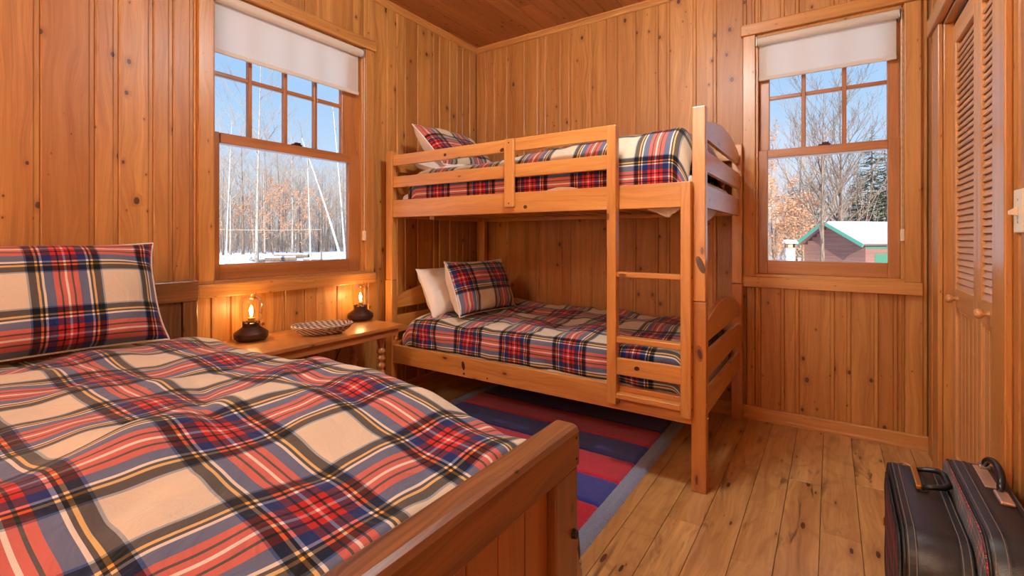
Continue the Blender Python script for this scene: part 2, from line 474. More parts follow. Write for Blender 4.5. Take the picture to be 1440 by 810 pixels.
yb = [-2.724,-2.559,-2.48,-2.354,-2.276,-2.19,-2.021,-1.90,-1.73,-1.608,-1.532,-1.393,-1.27,-1.154,-0.992,-0.903,-0.825,-0.701,-0.532,-0.466,-0.345,-0.255,-0.184,-0.09]
yb = fill(yb, YF, 0.0)
planked_wall('wall_left', yb, lambda a, b, d: (d, a, b), LW,
    [((-TH, YF-TH, -0.2), (-0.012, LW['a0'], 2.9)), ((-TH, LW['a1'], -0.2), (-0.012, TH, 2.9)),
     ((-TH, LW['a0'], -0.2), (-0.012, LW['a1'], LW['z0']-0.01)), ((-TH, LW['a0'], LW['z1']+0.01), (-0.012, LW['a1'], 2.9))])
xb = [0.117,0.208,0.336,0.505,0.627,0.70,0.83,0.905,1.076,1.19,1.273,1.408,1.564,1.64,1.81,1.933,2.106,2.184,2.309,2.384,2.555,2.631,2.752,2.834]
xb = fill(xb, 0.0, XR)
planked_wall('wall_back', xb, lambda a, b, d: (a, -d, b), RW,
    [((-0.012, 0.012, -0.2), (RW['a0'], TH, 2.9)), ((RW['a1'], 0.012, -0.2), (XR+0.012, TH, 2.9)),
     ((RW['a0'], 0.012, -0.2), (RW['a1'], TH, RW['z0']-0.01)), ((RW['a0'], 0.012, RW['z1']+0.01), (RW['a1'], TH, 2.9))])
DW = dict(a0=-1.262, a1=-0.40, z0=-1, z1=2.065)       # closet opening in the right wall
rb = fill([-1.40,-1.45,-1.60,-1.70,-0.25,-0.40-0.5], YF, 0.0)
rb = sorted(set([YF] + [-6.28,-6.15,-6.0,-5.88,-5.74,-5.6,-5.49,-5.35,-5.2,-5.1,-4.95,-4.82,-4.7,-4.58,-4.45,-4.32,-4.18,-4.06,-3.9,-3.8,-3.66,-3.55,-3.4,-3.3,-3.15,-3.06,-2.9,-2.8,-2.66,-2.55,-2.4,-2.3,-2.14,-2.02,-1.9,-1.79,-1.66,-1.575,-1.43,-1.262,-1.1,-0.98,-0.84,-0.7,-0.56,-0.40,-0.27,-0.12,0.0]))
planked_wall('wall_right', rb, lambda a, b, d: (XR - d, a, b), dict(a0=DW['a0'], a1=DW['a1'], z0=0.0, z1=2.065),
    [((XR+0.012, YF-TH, -0.2), (XR+TH, DW['a0'], 2.9)), ((XR+0.012, DW['a1'], -0.2), (XR+TH, TH, 2.9)), ((XR+0.012, DW['a0'], 2.075), (XR+TH, DW['a1'], 2.9)),
     ((XR+0.13, DW['a0']-0.1, -0.2), (XR+TH, DW['a1']+0.1, 2.9))])
fb = fill([0.1,0.22,0.31,0.45], 0.0, XR)
planked_wall('wall_front', fb, lambda a, b, d: (a, YF + d, b), None, [((-TH, YF-TH, -0.2), (XR+TH, YF-0.012, 2.9))])

# ceiling boards along y
mb = MB(); mb.box((-TH, YF-TH, ZC+0.012), (XR+TH, TH, 2.95))
ceil = mb.build('ceiling', M['backing']); tag(ceil, kind='structure')
x = 1.327 - 0.125*11
while x < XR:
    a0, a1 = max(0.0, x), min(XR, x+0.125)
    if a1 - a0 > 0.02:
        cuts = [YF] + sorted([rnd.uniform(-4.6, -2.4), rnd.uniform(-1.9, -0.35)]) + [0.0]
        for b0, b1 in zip(cuts, cuts[1:]):
            profile_plank('ceiling_board', ceil, a0, a1, b0+0.0008, b1-0.0008, lambda a, b, d: (a, b, ZC - d), M['ceil'], lip=0.004)
    x += 0.125
# floor boards along y
mb = MB(); mb.box((-TH, YF-TH, -0.25), (XR+TH, TH, -0.014))
floor = mb.build('floor', M['backing']); tag(floor, kind='structure')
x = 2.126 - 0.126*17
k = 0
while x < XR:
    a0, a1 = max(0.0, x), min(XR, x+0.126)
    if a1 - a0 > 0.01:
        c1, c2 = rnd.uniform(-3.4, -2.5), rnd.uniform(-1.7, -0.3)
        if k == 16: c2 = -1.33
        if k == 15: c2 = -1.5
        if k == 19: c2 = -0.72
        cuts = [YF, c1, c2, 0.0]
        for b0, b1 in zip(cuts, cuts[1:]):
            m = MB(); m.box((a0+0.0008, b0+0.0006, -0.014), (a1-0.0008, b1-0.0006, 0.0), 1)
            m.build('floorboard', M['floor'], floor, bev=0.0012, seg=1)
    x += 0.126; k += 1

# baseboards and crown trim
def moulding(name, prof, p0, p1, outdir, mat):
    """prof list of (out, z); swept from p0 to p1"""
    m = MB(); o = Vector(outdir)
    rings = [[Vector(p) + o*a + Vector((0,0,z)) for a, z in prof] for p in (p0, p1)]
    m.loft(rings)
    w = m.build(name, mat, None); tag(w, kind='structure'); return w
bprof = [(0,0),(0.022,0),(0.022,0.012),(0.016,0.018),(0.014,0.022),(0.013,0.068),(0.009,0.075),(0,0.075)]
moulding('baseboard_back', bprof, (0.0,0,0), (XR,0,0), (0,-1,0), M['trim'])
moulding('baseboard_left', bprof, (0,YF,0), (0,-0.022,0), (1,0,0), M['trim'])
moulding('baseboard_right', bprof, (XR,YF,0), (XR,-1.40,0), (-1,0,0), M['trim'])
moulding('baseboard_front', bprof, (0.022,YF,0), (XR-0.022,YF,0), (0,1,0), M['trim'])
cprof = [(0,0),(0.006,0),(0.012,0.008),(0.014,0.014),(0.024,0.026),(0.030,0.030),(0.034,0.038),(0,0.038)]
moulding('trim_1', cprof, (0,YF,ZC-0.038), (0,0,ZC-0.038), (1,0,0), M['trim'])
moulding('trim_2', cprof, (0,0,ZC-0.038), (XR,0,ZC-0.038), (0,-1,0), M['trim'])
moulding('trim_3', cprof, (XR,YF,ZC-0.038), (XR,0,ZC-0.038), (-1,0,0), M['trim'])

# ------------------------------------------------------------------ windows
def window(name, W, fn, casing, stool, ncol, vm, hz, glass_lo, glass_up, label):
    """fn(a, d, z): a along the wall, d into the room (negative = outwards)"""
    root = thing(name, (0,0,0), kind='structure'); ORG[root.name] = Vector((0,0,0)); tag(root, label)
    def part(nm, a0, a1, d0, d1, z0, z1, mat, grain, parent=root, bev=0.003):
        p, q = fn(a0, d0, z0), fn(a1, d1, z1)
        ax = {'a': 1 if abs(fn(1,0,0)[1]-fn(0,0,0)[1]) > 0.5 else 0, 'z': 2}[grain]
        return box(nm, p, q, mat, parent, ax, bev)
    a0, a1, z0, z1 = W['a0'], W['a1'], W['z0'], W['z1']
    cw = casing
    T = M['trim']; Sx = M['sash']
    part('casing', a0-cw, a0, 0, 0.02, z0, z1, T, 'z'); part('casing', a1, a1+cw, 0, 0.02, z0, z1, T, 'z')
    part('head_casing', a0-cw-0.012, a1+cw+0.012, 0, 0.034, z1, z1+0.068, T, 'a', bev=0.006)
    part('window_sill', a0-cw-0.006, a1+cw+0.006, 0, 0.034, z0-0.066, z0, T, 'a', bev=0.004)
    part('jamb', a0-0.004, a0+0.014, -0.15, 0.0, z0, z1, T, 'z'); part('jamb', a1-0.014, a1+0.004, -0.15, 0.0, z0, z1, T, 'z')
    part('head_jamb', a0, a1, -0.15, 0.0, z1-0.016, z1+0.004, T, 'a')
    part('stool', a0, a1, -0.045, 0.02, z0-0.01, z0+0.016, T, 'a', bev=0.002)
    part('outer_sill', a0, a1, -0.2, -0.045, z0-0.03, z0+0.02, Sx, 'a', bev=0.002)
    g0, g1, gz0, gz1 = glass_lo
    # lower sash
    lo = part('lower_sash', a0+0.014, g0, -0.05, -0.018, z0+0.016, 1.635, Sx, 'z')
    part('stile', g1, a1-0.014, -0.05, -0.018, z0+0.016, 1.635, Sx, 'z', lo)
    part('bottom_rail', g0, g1, -0.05, -0.018, z0+0.016, gz0, Sx, 'a', lo)
    part('meeting_rail', g0, g1, -0.05, -0.010, gz1, 1.632, Sx, 'a', lo)
    part('pane', g0-0.004, g1+0.004, -0.038, -0.034, gz0-0.004, gz1+0.004, M['glass'], 'a', lo, 0)
    am = (a0+a1)/2
    lk = part('sash_lock', am-0.03, am+0.03, -0.03, -0.006, 1.632, 1.640, M['bronze'], 'a', root, 0.003)
    part('lock_lever', am-0.012, am+0.022, -0.028, -0.008, 1.640, 1.650, M['bronze'], 'a', lk, 0.003)
    # upper sash
    h0, h1 = glass_up
    up = part('upper_sash', a0+0.014, h0, -0.092, -0.056, 1.585, z1-0.016, Sx, 'z')
    part('stile', h1, a1-0.014, -0.092, -0.056, 1.585, z1-0.016, Sx, 'z', up)
    part('bottom_rail', h0, h1, -0.092, -0.056, 1.585, 1.632, Sx, 'a', up)
    part('top_rail', h0, h1, -0.092, -0.056, z1-0.066, z1-0.016, Sx, 'a', up)
    edges = [h0] + list(vm) + [h1]
    for v in vm: part('muntin', v-0.011, v+0.011, -0.088, -0.060, 1.632, z1-0.066, Sx, 'z', up, 0.004)
    for e0, e1 in zip(edges, edges[1:]):
        part('muntin', e0+0.011 if e0 != h0 else e0, e1-0.011 if e1 != h1 else e1, -0.088, -0.060, hz-0.011, hz+0.011, Sx, 'a', up, 0.004)
        for q0, q1 in ((1.632, hz), (hz, z1-0.066)):
            part('pane', e0, e1, -0.077, -0.073, q0, q1, M['glass'], 'a', up, 0)
    return root
fL = lambda a, d, z: (d, a, z)
fB = lambda a, d, z: (a, -d, z)
window('window_1', LW, fL, 0.068, 0, 4, [-1.892,-1.691,-1.500], 1.942, (-2.066,-1.292,0.968,1.580), (-2.075,-1.315), 'double-hung pine window with eight upper lights above the side table')
window('window_2', RW, fB, 0.068, 0, 3, [2.404,2.601], 1.955, (2.221,2.793,0.966,1.583), (2.226,2.793), 'double-hung pine window with six upper lights beside the bunk bed')

# roller blinds (hung in the windows)
def blind(W, fn, zb, label, chain_a, tube_z):
    a0, a1 = W['a0']+0.004, W['a1']-0.018
    root = thing('roller_blind', fn((a0+a1)/2, -0.004, zb), label, 'blind', 'roller blinds')
    ax = Vector(fn(1,0,0)) - Vector(fn(0,0,0))
    m = MB(); P = lambda a, d, z: Vector(fn(a, d, z))
    m.tube([P(a0+0.006, 0.004, tube_z), P(a1-0.006, 0.004, tube_z)], 0.024, 20); m.build('roller', M['shade'], root, smooth=True, autosm=0.6)
    m = MB()
    n = 24
    m.grid(n, 8, lambda u, v: P(a0+0.012+(a1-a0-0.024)*u, -0.019+0.0008*math.sin(u*9)*v, tube_z-0.004-(tube_z-0.004-zb)*v), lambda u, v: (u*0.9, v*0.3))
    m.build('fabric', M['shade'], root, smooth=True, recalc=False)
    m = MB(); lo = P(a0+0.010, -0.026, zb-0.004); hi = P(a1-0.010, -0.012, zb+0.018)
    m.box(tuple(map(min, lo, hi)), tuple(map(max, lo, hi))); m.build('hem_bar', M['shade'], root, bev=0.004)
    for a in (a0, a1-0.005):
        m = MB(); lo = P(a, -0.030, tube_z-0.030); hi = P(a+0.005, 0.030, tube_z+0.026)
        m.box(tuple(map(min, lo, hi)), tuple(map(max, lo, hi))); m.build('bracket', M['steel'], root, bev=0.001)
    m = MB()
    for da, dd in ((0.002, 0.018), (0.010, 0.006)):
        N = 60
        m.tube([P(chain_a+da, dd, tube_z - (tube_z-1.14)*i/N) for i in range(N+1)], [0.0014 if i % 2 else 0.0022 for i in range(N+1)], 5)
    m.build('pull_chain', M['ivory'], root)
    m = MB(); lo = P(chain_a-0.004, 0.0, 1.085); hi = P(chain_a+0.014, 0.024, 1.148)
    m.box(tuple(map(min, lo, hi)), tuple(map(max, lo, hi))); m.build('chain_tensioner', M['ivory'], root, bev=0.004)
blind(LW, fL, 2.034, 'cream roller blind half lowered in the window above the side table', -1.203, 2.300)
blind(RW, fB, 2.062, 'cream roller blind half lowered in the window right of the bunk bed', 2.846, 2.290)

# daylight sampling portals in the two openings
for nm, loc, rot, sx_, sy_ in (('window_portal', (-0.13, -1.65, 1.6), (0, -PI/2, 0), 1.5, 0.94), ('window_portal', (2.508, 0.13, 1.6), (-PI/2, 0, 0), 0.72, 1.5)):
    o = lamp(nm, 'AREA', loc, 1.0, shape='RECTANGLE', size=sx_, size_y=sy_)
    o.rotation_euler = rot
    o.data.cycles.is_portal = True

# ------------------------------------------------------------------ closet (structure)
dr = thing('door_1', (XR, -0.83, 0), 'bifold closet door with louvred upper panels and round wooden knobs', kind='structure')
D = M['door']; T = M['trim']
cx0 = XR - 0.018
box('casing', (cx0, -0.40, 0), (XR, -0.262, 2.065), T, dr, 2, 0.004)
box('casing', (cx0, -1.385, 0), (XR, -1.262, 2.065), T, dr, 2, 0.004)
box('head_casing', (cx0-0.014, -1.41, 2.065), (XR, -0.215, 2.145), T, dr, 1, 0.005)
box('jamb', (XR, -0.412, 0), (XR+0.11, -0.398, 2.065), T, dr, 2); box('jamb', (XR, -1.264, 0), (XR+0.11, -1.250, 2.065), T, dr, 2)
box('head_jamb', (XR, -1.262, 2.05), (XR+0.11, -0.40, 2.066), T, dr, 1)
box('door_track', (XR+0.034, -1.25, 2.036), (XR+0.066, -0.412, 2.05), M['bolt'], dr, 1, 0.002)
DX = XR + 0.030
slat0 = None
for li, (y1, y0) in enumerate(((-0.414, -0.830), (-0.833, -1.249))):
    st = 0.052
    leaf = box('door_leaf', (DX, y0, 0.012), (DX+0.030, y0+st, 2.030), D, dr, 2)
    box('stile', (DX, y1-st, 0.012), (DX+0.030, y1, 2.030), D, leaf, 2)
    box('top_rail', (DX, y0+st, 1.945), (DX+0.030, y1-st, 2.030), D, leaf, 1)
    box('lock_rail', (DX, y0+st, 0.800), (DX+0.030, y1-st, 0.885), D, leaf, 1)
    box('bottom_rail', (DX, y0+st, 0.012), (DX+0.030, y1-st, 0.16), D, leaf, 1)
    zz = 0.898
    while zz < 1.940:
        if slat0 is None:
            m = MB(); w = (y1-y0)/2 - st + 0.003
            # slat slopes down towards the room
            pr = [(-0.010,-0.015),(-0.0075,-0.0175),(-0.004,-0.0175),(0.007,0.0165),(0.002,0.0165)]
            m.loft([[(a, -w, b) for a, b in pr], [(a, w, b) for a, b in pr]])
            m.v = [(a+DX+0.014, b+(y0+y1)/2, c+zz) for a, b, c in m.v]
            slat0 = m.build('slat', D, leaf)
            sl_off = Vector(ORG[slat0.name]) - Vector((DX+0.014, (y0+y1)/2, zz))
        else:
            share(slat0, Vector((DX+0.014, (y0+y1)/2, zz)) + sl_off, leaf)
        zz += 0.0262
    # beaded board panel below
    pw = (y1 - y0 - 2*st)/5
    for i in range(5):
        box('panel_board', (DX+0.010, y0+st+i*pw+0.0012, 0.16), (DX+0.022, y0+st+(i+1)*pw-0.0012, 0.80), D, leaf, 2, 0.004)
    box('panel_bead', (DX+0.003, y0+st, 0.786), (DX+0.020, y1-st, 0.800), D, leaf, 1, 0.003)
    m = MB()
    prof = [(0.0001,-0.040),(0.009,-0.040),(0.0165,-0.034),(0.018,-0.026),(0.014,-0.018),(0.008,-0.013),(0.007,-0.004),(0.011,0.0),(0.0001,0.0)]
    ky = -0.515 if li == 0 else -1.00
    n = 20
    m.loft([[(DX+z, ky+r*math.cos(2*PI*k/n), 0.842+r*math.sin(2*PI*k/n)) for k in range(n)] for r, z in prof], caps=False)
    m.build('knob', D, leaf, smooth=True)

# light switch
sw = thing('light_switch', (XR, -1.447, 1.172), 'ivory toggle light switch on the plank wall right of the closet door', 'light switch')
box('plate', (XR-0.006, -1.485, 1.114), (XR, -1.410, 1.230), M['ivory'], sw, 2, 0.003)
m = MB(); m.loft([[(XR-0.006, -1.447+a*0.006, 1.172+b*0.012) for a, b in ((-1,-1),(1,-1),(1,1),(-1,1))], [(XR-0.024, -1.447+a*0.0045, 1.168+b*0.005) for a, b in ((-1,-1),(1,-1),(1,1),(-1,1))]])
m.build('toggle', M['ivory'], sw, bev=0.001)
for z in (1.142, 1.202):
    m = MB(); m.tube([(XR-0.0055, -1.447, z), (XR-0.0072, -1.447, z)], 0.0032, 10); m.build('screw', M['brass'], sw)

# ------------------------------------------------------------------ bunk bed
bk = thing('bunk_bed', (1.08, -0.56, 0), 'honey pine bunk bed with ladder, guard rails and slatted ends in the corner', 'bunk bed')
B = M['bunk']; BD = M['bunkdark']
PX = ((0.085, 0.145), (2.034, 2.092))
PY = ((-1.081, -1.038), (-0.078, -0.035))
ZT, ZJ = 1.672, 0.825
for ix, (x0, x1) in enumerate(PX):
    for iy, (y0, y1) in enumerate(PY):
        top = ZT
        mt = BD if ix == 1 and iy == 0 else B
        p = box('post', (x0+0.001, y0+0.001, ZJ+0.001), (x1-0.001, y1-0.001, top), B, bk, 2, 0.004)
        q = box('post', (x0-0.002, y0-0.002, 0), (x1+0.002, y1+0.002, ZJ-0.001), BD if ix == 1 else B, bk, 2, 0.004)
        if ix == 1:
            for z in (0.32, 0.38):
                m = MB(); m.tube([(x1+0.0015, (y0+y1)/2+0.004, z), (x1+0.006, (y0+y1)/2+0.004, z)], 0.006, 10)
                m.build('bolt_cap', M['steel'], q)
# long rails
xa, xb2 = 0.145, 2.034
box('side_rail', (xa, -1.076, 0.285), (xb2, -1.048, 0.400), B, bk, 0, 0.003)
box('side_rail', (xa, -0.068, 0.285), (xb2, -0.044, 0.400), B, bk, 0, 0.003)
box('side_rail', (xa, -1.076, 1.237), (xb2, -1.048, 1.349), B, bk, 0, 0.003)
box('side_rail', (xa, -0.068, 1.237), (xb2, -0.044, 1.349), B, bk, 0, 0.003)
# guard rails
for z0, z1 in ((1.575, 1.645), (1.432, 1.504)):
    box('guard_rail', (xa, -1.073, z0), (1.664, -1.052, z1), B, bk, 0, 0.004)
    box('guard_rail', (xa, -0.066, z0), (xb2, -0.046, z1), B, bk, 0, 0.004)
gb = box('guard_bracket', (1.049, -1.096, 1.268), (1.112, -1.0765, 1.642), B, bk, 2, 0.005)
for z in (1.29, 1.62):
    m = MB(); m.tube([(1.081, -1.0958, z), (1.081, -1.0972, z)], 0.004, 8); m.build('screw', M['bolt'], gb)
# end slats (arched top)
def arched(name, x0, x1, ya, yb_, zb, ze, zc, par, mat):
    m = MB(); n = 14
    pts = [(ya + (yb_-ya)*i/n, ze + (zc-ze)*math.sin(PI*i/n)**0.8) for i in range(n+1)]
    rings = []
    for y, z in pts: rings.append([(x0, y, zb), (x1, y, zb), (x1, y, z), (x0, y, z)])
    m.loft(rings); return m.build(name, mat, par, bev=0.003)
for xs in ((0.103, 0.125), (2.056, 2.078)):
    for zo, big in ((0.0, 0), (0.9, 1)):
        if big:
            arched('end_slat', xs[0], xs[1], -1.038, -0.078, 1.545, 1.60, 1.672, bk, B)
            box('end_slat', (xs[0], -1.038, 1.398), (xs[1], -0.078, 1.492), B, bk, 1, 0.004)
            box('end_slat', (xs[0], -1.038, 1.236), (xs[1], -0.078, 1.340), B, bk, 1, 0.004)
        else:
            arched('end_slat', xs[0], xs[1], -1.036, -0.080, 0.635, 0.70, 0.785, bk, B)
            box('end_slat', (xs[0], -1.036, 0.470), (xs[1], -0.080, 0.585), B, bk, 1, 0.004)
            box('end_slat', (xs[0], -1.036, 0.305), (xs[1], -0.080, 0.410), B, bk, 1, 0.004)
# ladder
lad = box('ladder_stile', (1.657, -1.122, 0.322), (1.703, -1.0775, 1.632), B, bk, 2, 0.004)
box('ladder_stile', (1.996, -1.122, 0.322), (2.040, -1.0845, 1.345), B, bk, 2, 0.004)
for z0, z1, y0, y1 in ((0.918, 0.942, -1.116, -1.078), (0.612, 0.640, -1.116, -1.070), (0.350, 0.376, -1.120, -1.030)):
    box('rung', (1.703, y0, z0), (1.996, y1 if z0 > 0.4 else -1.0775, z1), B, bk, 0, 0.004)
box('ladder_board', (1.703, -1.112, 0.462), (1.996, -1.092, 0.540), B, bk, 0, 0.003)
for xs, zs in (((1.996, 2.040), (0.93, 0.63, 0.36, 0.50)),):
    for z in zs:
        m = MB(); m.tube([(xs[1]-0.0005, -1.103, z), (xs[1]+0.001, -1.103, z)], 0.006, 10); m.build('bolt_cap', M['bolt'], bk)
M['knotwood'] = plain('dark_pine_knot', rgb(72,34,16), 0.4, var=0.35, bscale=300)
M['knotring'] = plain('amber_knot_ring', rgb(150,78,30), 0.4, var=0.2, bscale=300)
def knot_mark(x, z, y, rx, rz, tilt, par, mat=None):
    m = MB(); n = 18; c_, s_ = math.cos(tilt), math.sin(tilt)
    rings = []
    for k_, dy in ((1.0, 0.0004), (0.96, -0.0005)):
        rings.append([(x + k_*(rx*math.cos(2*PI*i/n)*c_ - rz*math.sin(2*PI*i/n)*s_), y+dy, z + k_*(rx*math.cos(2*PI*i/n)*s_ + rz*math.sin(2*PI*i/n)*c_)) for i in range(n)])
    m.loft(rings); return m.build('knot', mat or M['knotwood'], par)
for o_ in list(bk.children):
    nm_ = o_.name.split('.')[0]; wl = ORG[o_.name]
    if nm_ == 'post' and wl.x > 2 and wl.y < -0.9:
        if wl.z > 1: knot_mark(2.071, 0.985, -1.0803, 0.014, 0.040, 0.35, o_)
        else:
            knot_mark(2.066, 0.602, -1.0833, 0.016, 0.036, 0.1, o_, M['knotring']); knot_mark(2.068, 0.600, -1.0839, 0.009, 0.022, 0.2, o_)
    if nm_ == 'ladder_board': knot_mark(1.80, 0.503, -1.1122, 0.013, 0.010, 0.2, o_)
    if nm_ == 'side_rail' and wl.y < -0.9 and wl.z < 1:
        knot_mark(0.745, 0.352, -1.0762, 0.012, 0.026, 0.2, o_); knot_mark(0.75, 0.305, -1.0762, 0.008, 0.007, 0, o_); knot_mark(0.92, 0.305, -1.0762, 0.006, 0.005, 0, o_)
    if nm_ == 'side_rail' and wl.y < -0.9 and wl.z > 1: knot_mark(1.175, 1.268, -1.0762, 0.012, 0.010, 0, o_)
    if nm_ == 'guard_rail' and wl.y < -0.9 and wl.z > 1.55: knot_mark(0.60, 1.604, -1.0732, 0.012, 0.010, 0, o_); knot_mark(1.02, 1.590, -1.0732, 0.014, 0.010, 0.3, o_)
# slats under the mattresses
s0 = None
for zs in (0.312, 1.262):
    box('slat_ledger', (xa+0.005, -1.047, zs-0.025), (xb2-0.005, -1.025, zs-0.001), B, bk, 0, 0.002)
    box('slat_ledger', (xa+0.005, -0.090, zs-0.025), (xb2-0.005, -0.069, zs-0.001), B, bk, 0, 0.002)
    for i in range(13):
        xc = 0.23 + i*0.142
        if s0 is None: s0 = box('bed_slat', (xc-0.035, -1.040, zs), (xc+0.035, -0.075, zs+0.016), B, bk, 1, 0.002)
        else: share(s0, (xc, -0.5575, zs+0.008), bk)

# ------------------------------------------------------------------ soft goods
def fbm(x, y, z=0.0, oct_=3):
    v = 0; a = 1; f = 1
    for _ in range(oct_):
        v += a*noise.noise(Vector((x*f, y*f, z+f*3.1))); a *= 0.5; f *= 2.1
    return v

def mattress(name, lo, hi, label, mat=None, cat='mattress', r=0.04):
    m = MB(); m.box(lo, hi, 0)
    o = m.build(name, mat or M['white'], None, bev=r, seg=4, smooth=True)
    return tag(o, label, cat)

def duvet(name, label, x0, x1, prof, zmod, mat, group, nx=90, nt_=90, uv0=(0,0), wr=1.0, seed=0, foot=None, swap=False, sub=1, thick=0.028, endz=None, anchor=None):
    """prof: list of (y, z) across the bed; zmod(x, y, s) -> dz; surface swept along x."""
    # resample profile by arc length
    P = [Vector((0, y, z)) for y, z in prof]
    L = [0]
    for a, b in zip(P, P[1:]): L.append(L[-1] + (b-a).length)
    def at(s):
        for i in range(len(L)-1):
            if s <= L[i+1] or i == len(L)-2:
                t = (s-L[i])/max(1e-6, L[i+1]-L[i]); return P[i].lerp(P[i+1], t)
    m = MB()
    tot = L[-1]
    if anchor:
        i = min(range(len(P)), key=lambda k: (P[k]-Vector((0, anchor[1], anchor[2]))).length)
        uv0 = (x0-anchor[0], -L[i])
    def pos(u, v):
        s = v*tot; p = at(s); q = at(min(tot, s+0.02)) - at(max(0, s-0.02))
        nrm = Vector((0, -q.z, q.y)); nrm = nrm.normalized() if nrm.length > 0 else Vector((0,0,1))
        if nrm.z < 0 and abs(nrm.z) > abs(nrm.y): nrm = -nrm
        x = x0 + (x1-x0)*u
        w = zmod(x, s/tot, p, seed)*wr
        r = Vector((x, p.y, p.z)) + nrm*w
        if endz: r.z += endz(u, v)
        r.x += 0.012*fbm(r.y*5, x*3, seed+5.0, 2)
        return r
    m.grid(nx, nt_, pos, lambda u, v: ((uv0[0] + (x1-x0)*u), (uv0[1] + v*tot)))
    o = m.build(name, mat, None, smooth=True, recalc=False)
    md = o.modifiers.new('thick', 'SOLIDIFY'); md.thickness = thick; md.offset = -1
    md = o.modifiers.new('sub', 'SUBSURF'); md.levels = sub; md.render_levels = sub
    return tag(o, label, 'duvet', group)

def smooth_prof(pts, it=3):
    for _ in range(it):
        q = [pts[0]]
        for a, b in zip(pts, pts[1:]):
            q.append((a[0]*0.75+b[0]*0.25, a[1]*0.75+b[1]*0.25)); q.append((a[0]*0.25+b[0]*0.75, a[1]*0.25+b[1]*0.75))
        q.append(pts[-1]); pts = q
    return pts

mattress('mattress', (0.155, -1.020, 0.330), (2.025, -0.092, 0.480), 'white sheeted mattress on the lower bunk under the tartan duvet')
mattress('mattress', (0.155, -1.020, 1.280), (2.025, -0.092, 1.395), 'white sheeted mattress on the upper bunk behind the guard rails')

def crease(x, y, seed, sc=2.6):
    n = noise.noise(Vector((x*sc + 0.5*noise.noise(Vector((x*2, y*2, seed))), y*sc*1.5, seed)))
    return max(0.0, 1-abs(n)*5.0)**2
def zmod_low(x, s, p, seed):
    f = 0.022*fbm(x*2.2, p.y*3.0, seed, 3) + 0.010*math.sin(x*9 + 6*fbm(x*1.2, p.y*2, seed+2, 2) + p.y*4)*min(1, s*3)
    f += 0.012*fbm(x*7, p.y*6 + p.z*5, seed+9, 2) - 0.010*crease(x, p.y-p.z, seed+13)
    return f
prof = smooth_prof([(-1.040, 0.395), (-1.042, 0.46), (-1.040, 0.53), (-1.02, 0.575), (-0.96, 0.590), (-0.8, 0.594), (-0.5, 0.602), (-0.25, 0.620), (-0.13, 0.612), (-0.088, 0.56), (-0.080, 0.47)])
duvet('duvet', 'red, blue and cream tartan duvet on the lower bunk', 0.185, 2.015, prof, zmod_low, M['tartan'], 'tartan duvets', 120, 70, uv0=(-0.432+0.185, 0.19), seed=1.0, anchor=(1.073, -1.042, 0.49),
      endz=lambda u, v: -0.10*max(0, 1-u/0.05)**2 - 0.10*max(0, (u-0.96)/0.04)**2)
def zmod_up(x, s, p, seed):
    k_ = max(0.35, min(1, (p.y+1.03)/0.15))
    f = k_*(0.024*fbm(x*2.4, p.y*3.0, seed, 3) + 0.012*fbm(x*6, p.y*7+p.z*4, seed+9, 2))
    f += (0.070*max(0, min(1, (x-0.9)/0.7)) - 0.02*max(0, 1-x/0.6))*max(0, min(1, (p.y+1.0)/0.12))*max(0, min(1, (-0.12-p.y)/0.15))
    f -= 0.010*crease(x, p.y-p.z, seed+13)*max(0, min(1, (p.y+1.0)/0.12))
    return f
prof = smooth_prof([(-1.014, 1.300), (-1.022, 1.35), (-1.022, 1.43), (-1.012, 1.50), (-0.975, 1.545), (-0.90, 1.565), (-0.7, 1.585), (-0.4, 1.58), (-0.15, 1.56), (-0.088, 1.50), (-0.080, 1.40)])
duvet('duvet', 'red, blue and cream tartan duvet on the upper bunk', 0.215, 2.010, prof, zmod_up, M['tartan'], 'tartan duvets', 120, 70, uv0=(-0.504+0.215, 0.228), seed=11.0, anchor=(1.175, -1.02, 1.385),
      endz=lambda u, v: -0.08*max(0, 1-u/0.05)**2 - 0.14*max(0, (u-0.95)/0.05)**2)
# loose sheet corners hanging below the upper bunk
def sheet_tip(x, y, w, h, label, seed):
    m = MB()
    def pos(u, v):
        a = (u-0.5)*w*(1-v*0.75); return Vector((x+a+0.01*math.sin(v*5+seed), y+0.012*math.sin(u*9+seed)*(0.3+v), 1.262-v*h*(0.7+0.3*math.sin(u*PI))))
    m.grid(10, 8, pos, lambda u, v: (u*w, v*h))
    o = m.build('hanging_sheet', M['white'], None, smooth=True, recalc=False)
    md = o.modifiers.new('t', 'SOLIDIFY'); md.thickness = 0.003
    tag(o, label, 'sheet', 'sheet corners hanging below the upper bunk')
sheet_tip(0.44, -1.008, 0.07, 0.045, 'small white sheet corner hanging below the upper bunk, leftmost', 1)
sheet_tip(0.62, -1.008, 0.06, 0.030, 'small white sheet corner below the upper bunk, second from left', 2)
sheet_tip(1.90, -1.008, 0.26, 0.065, 'white sheet fold sagging below the upper bunk behind the ladder', 3)
m = MB()
m.grid(10, 10, lambda u, v: Vector((2.036+0.014*math.sin(u*7)*v, -0.95+0.42*u+0.03*math.sin(v*4), 1.255-0.07*v*math.sin(PI*u)**0.6)), lambda u, v: (u, v))
o = m.build('hanging_sheet', M['white'], None, smooth=True, recalc=False); md = o.modifiers.new('t', 'SOLIDIFY'); md.thickness = 0.003
tag(o, 'white sheet bulging out below the foot end slats of the upper bunk', 'sheet', 'sheet corners hanging below the upper bunk')

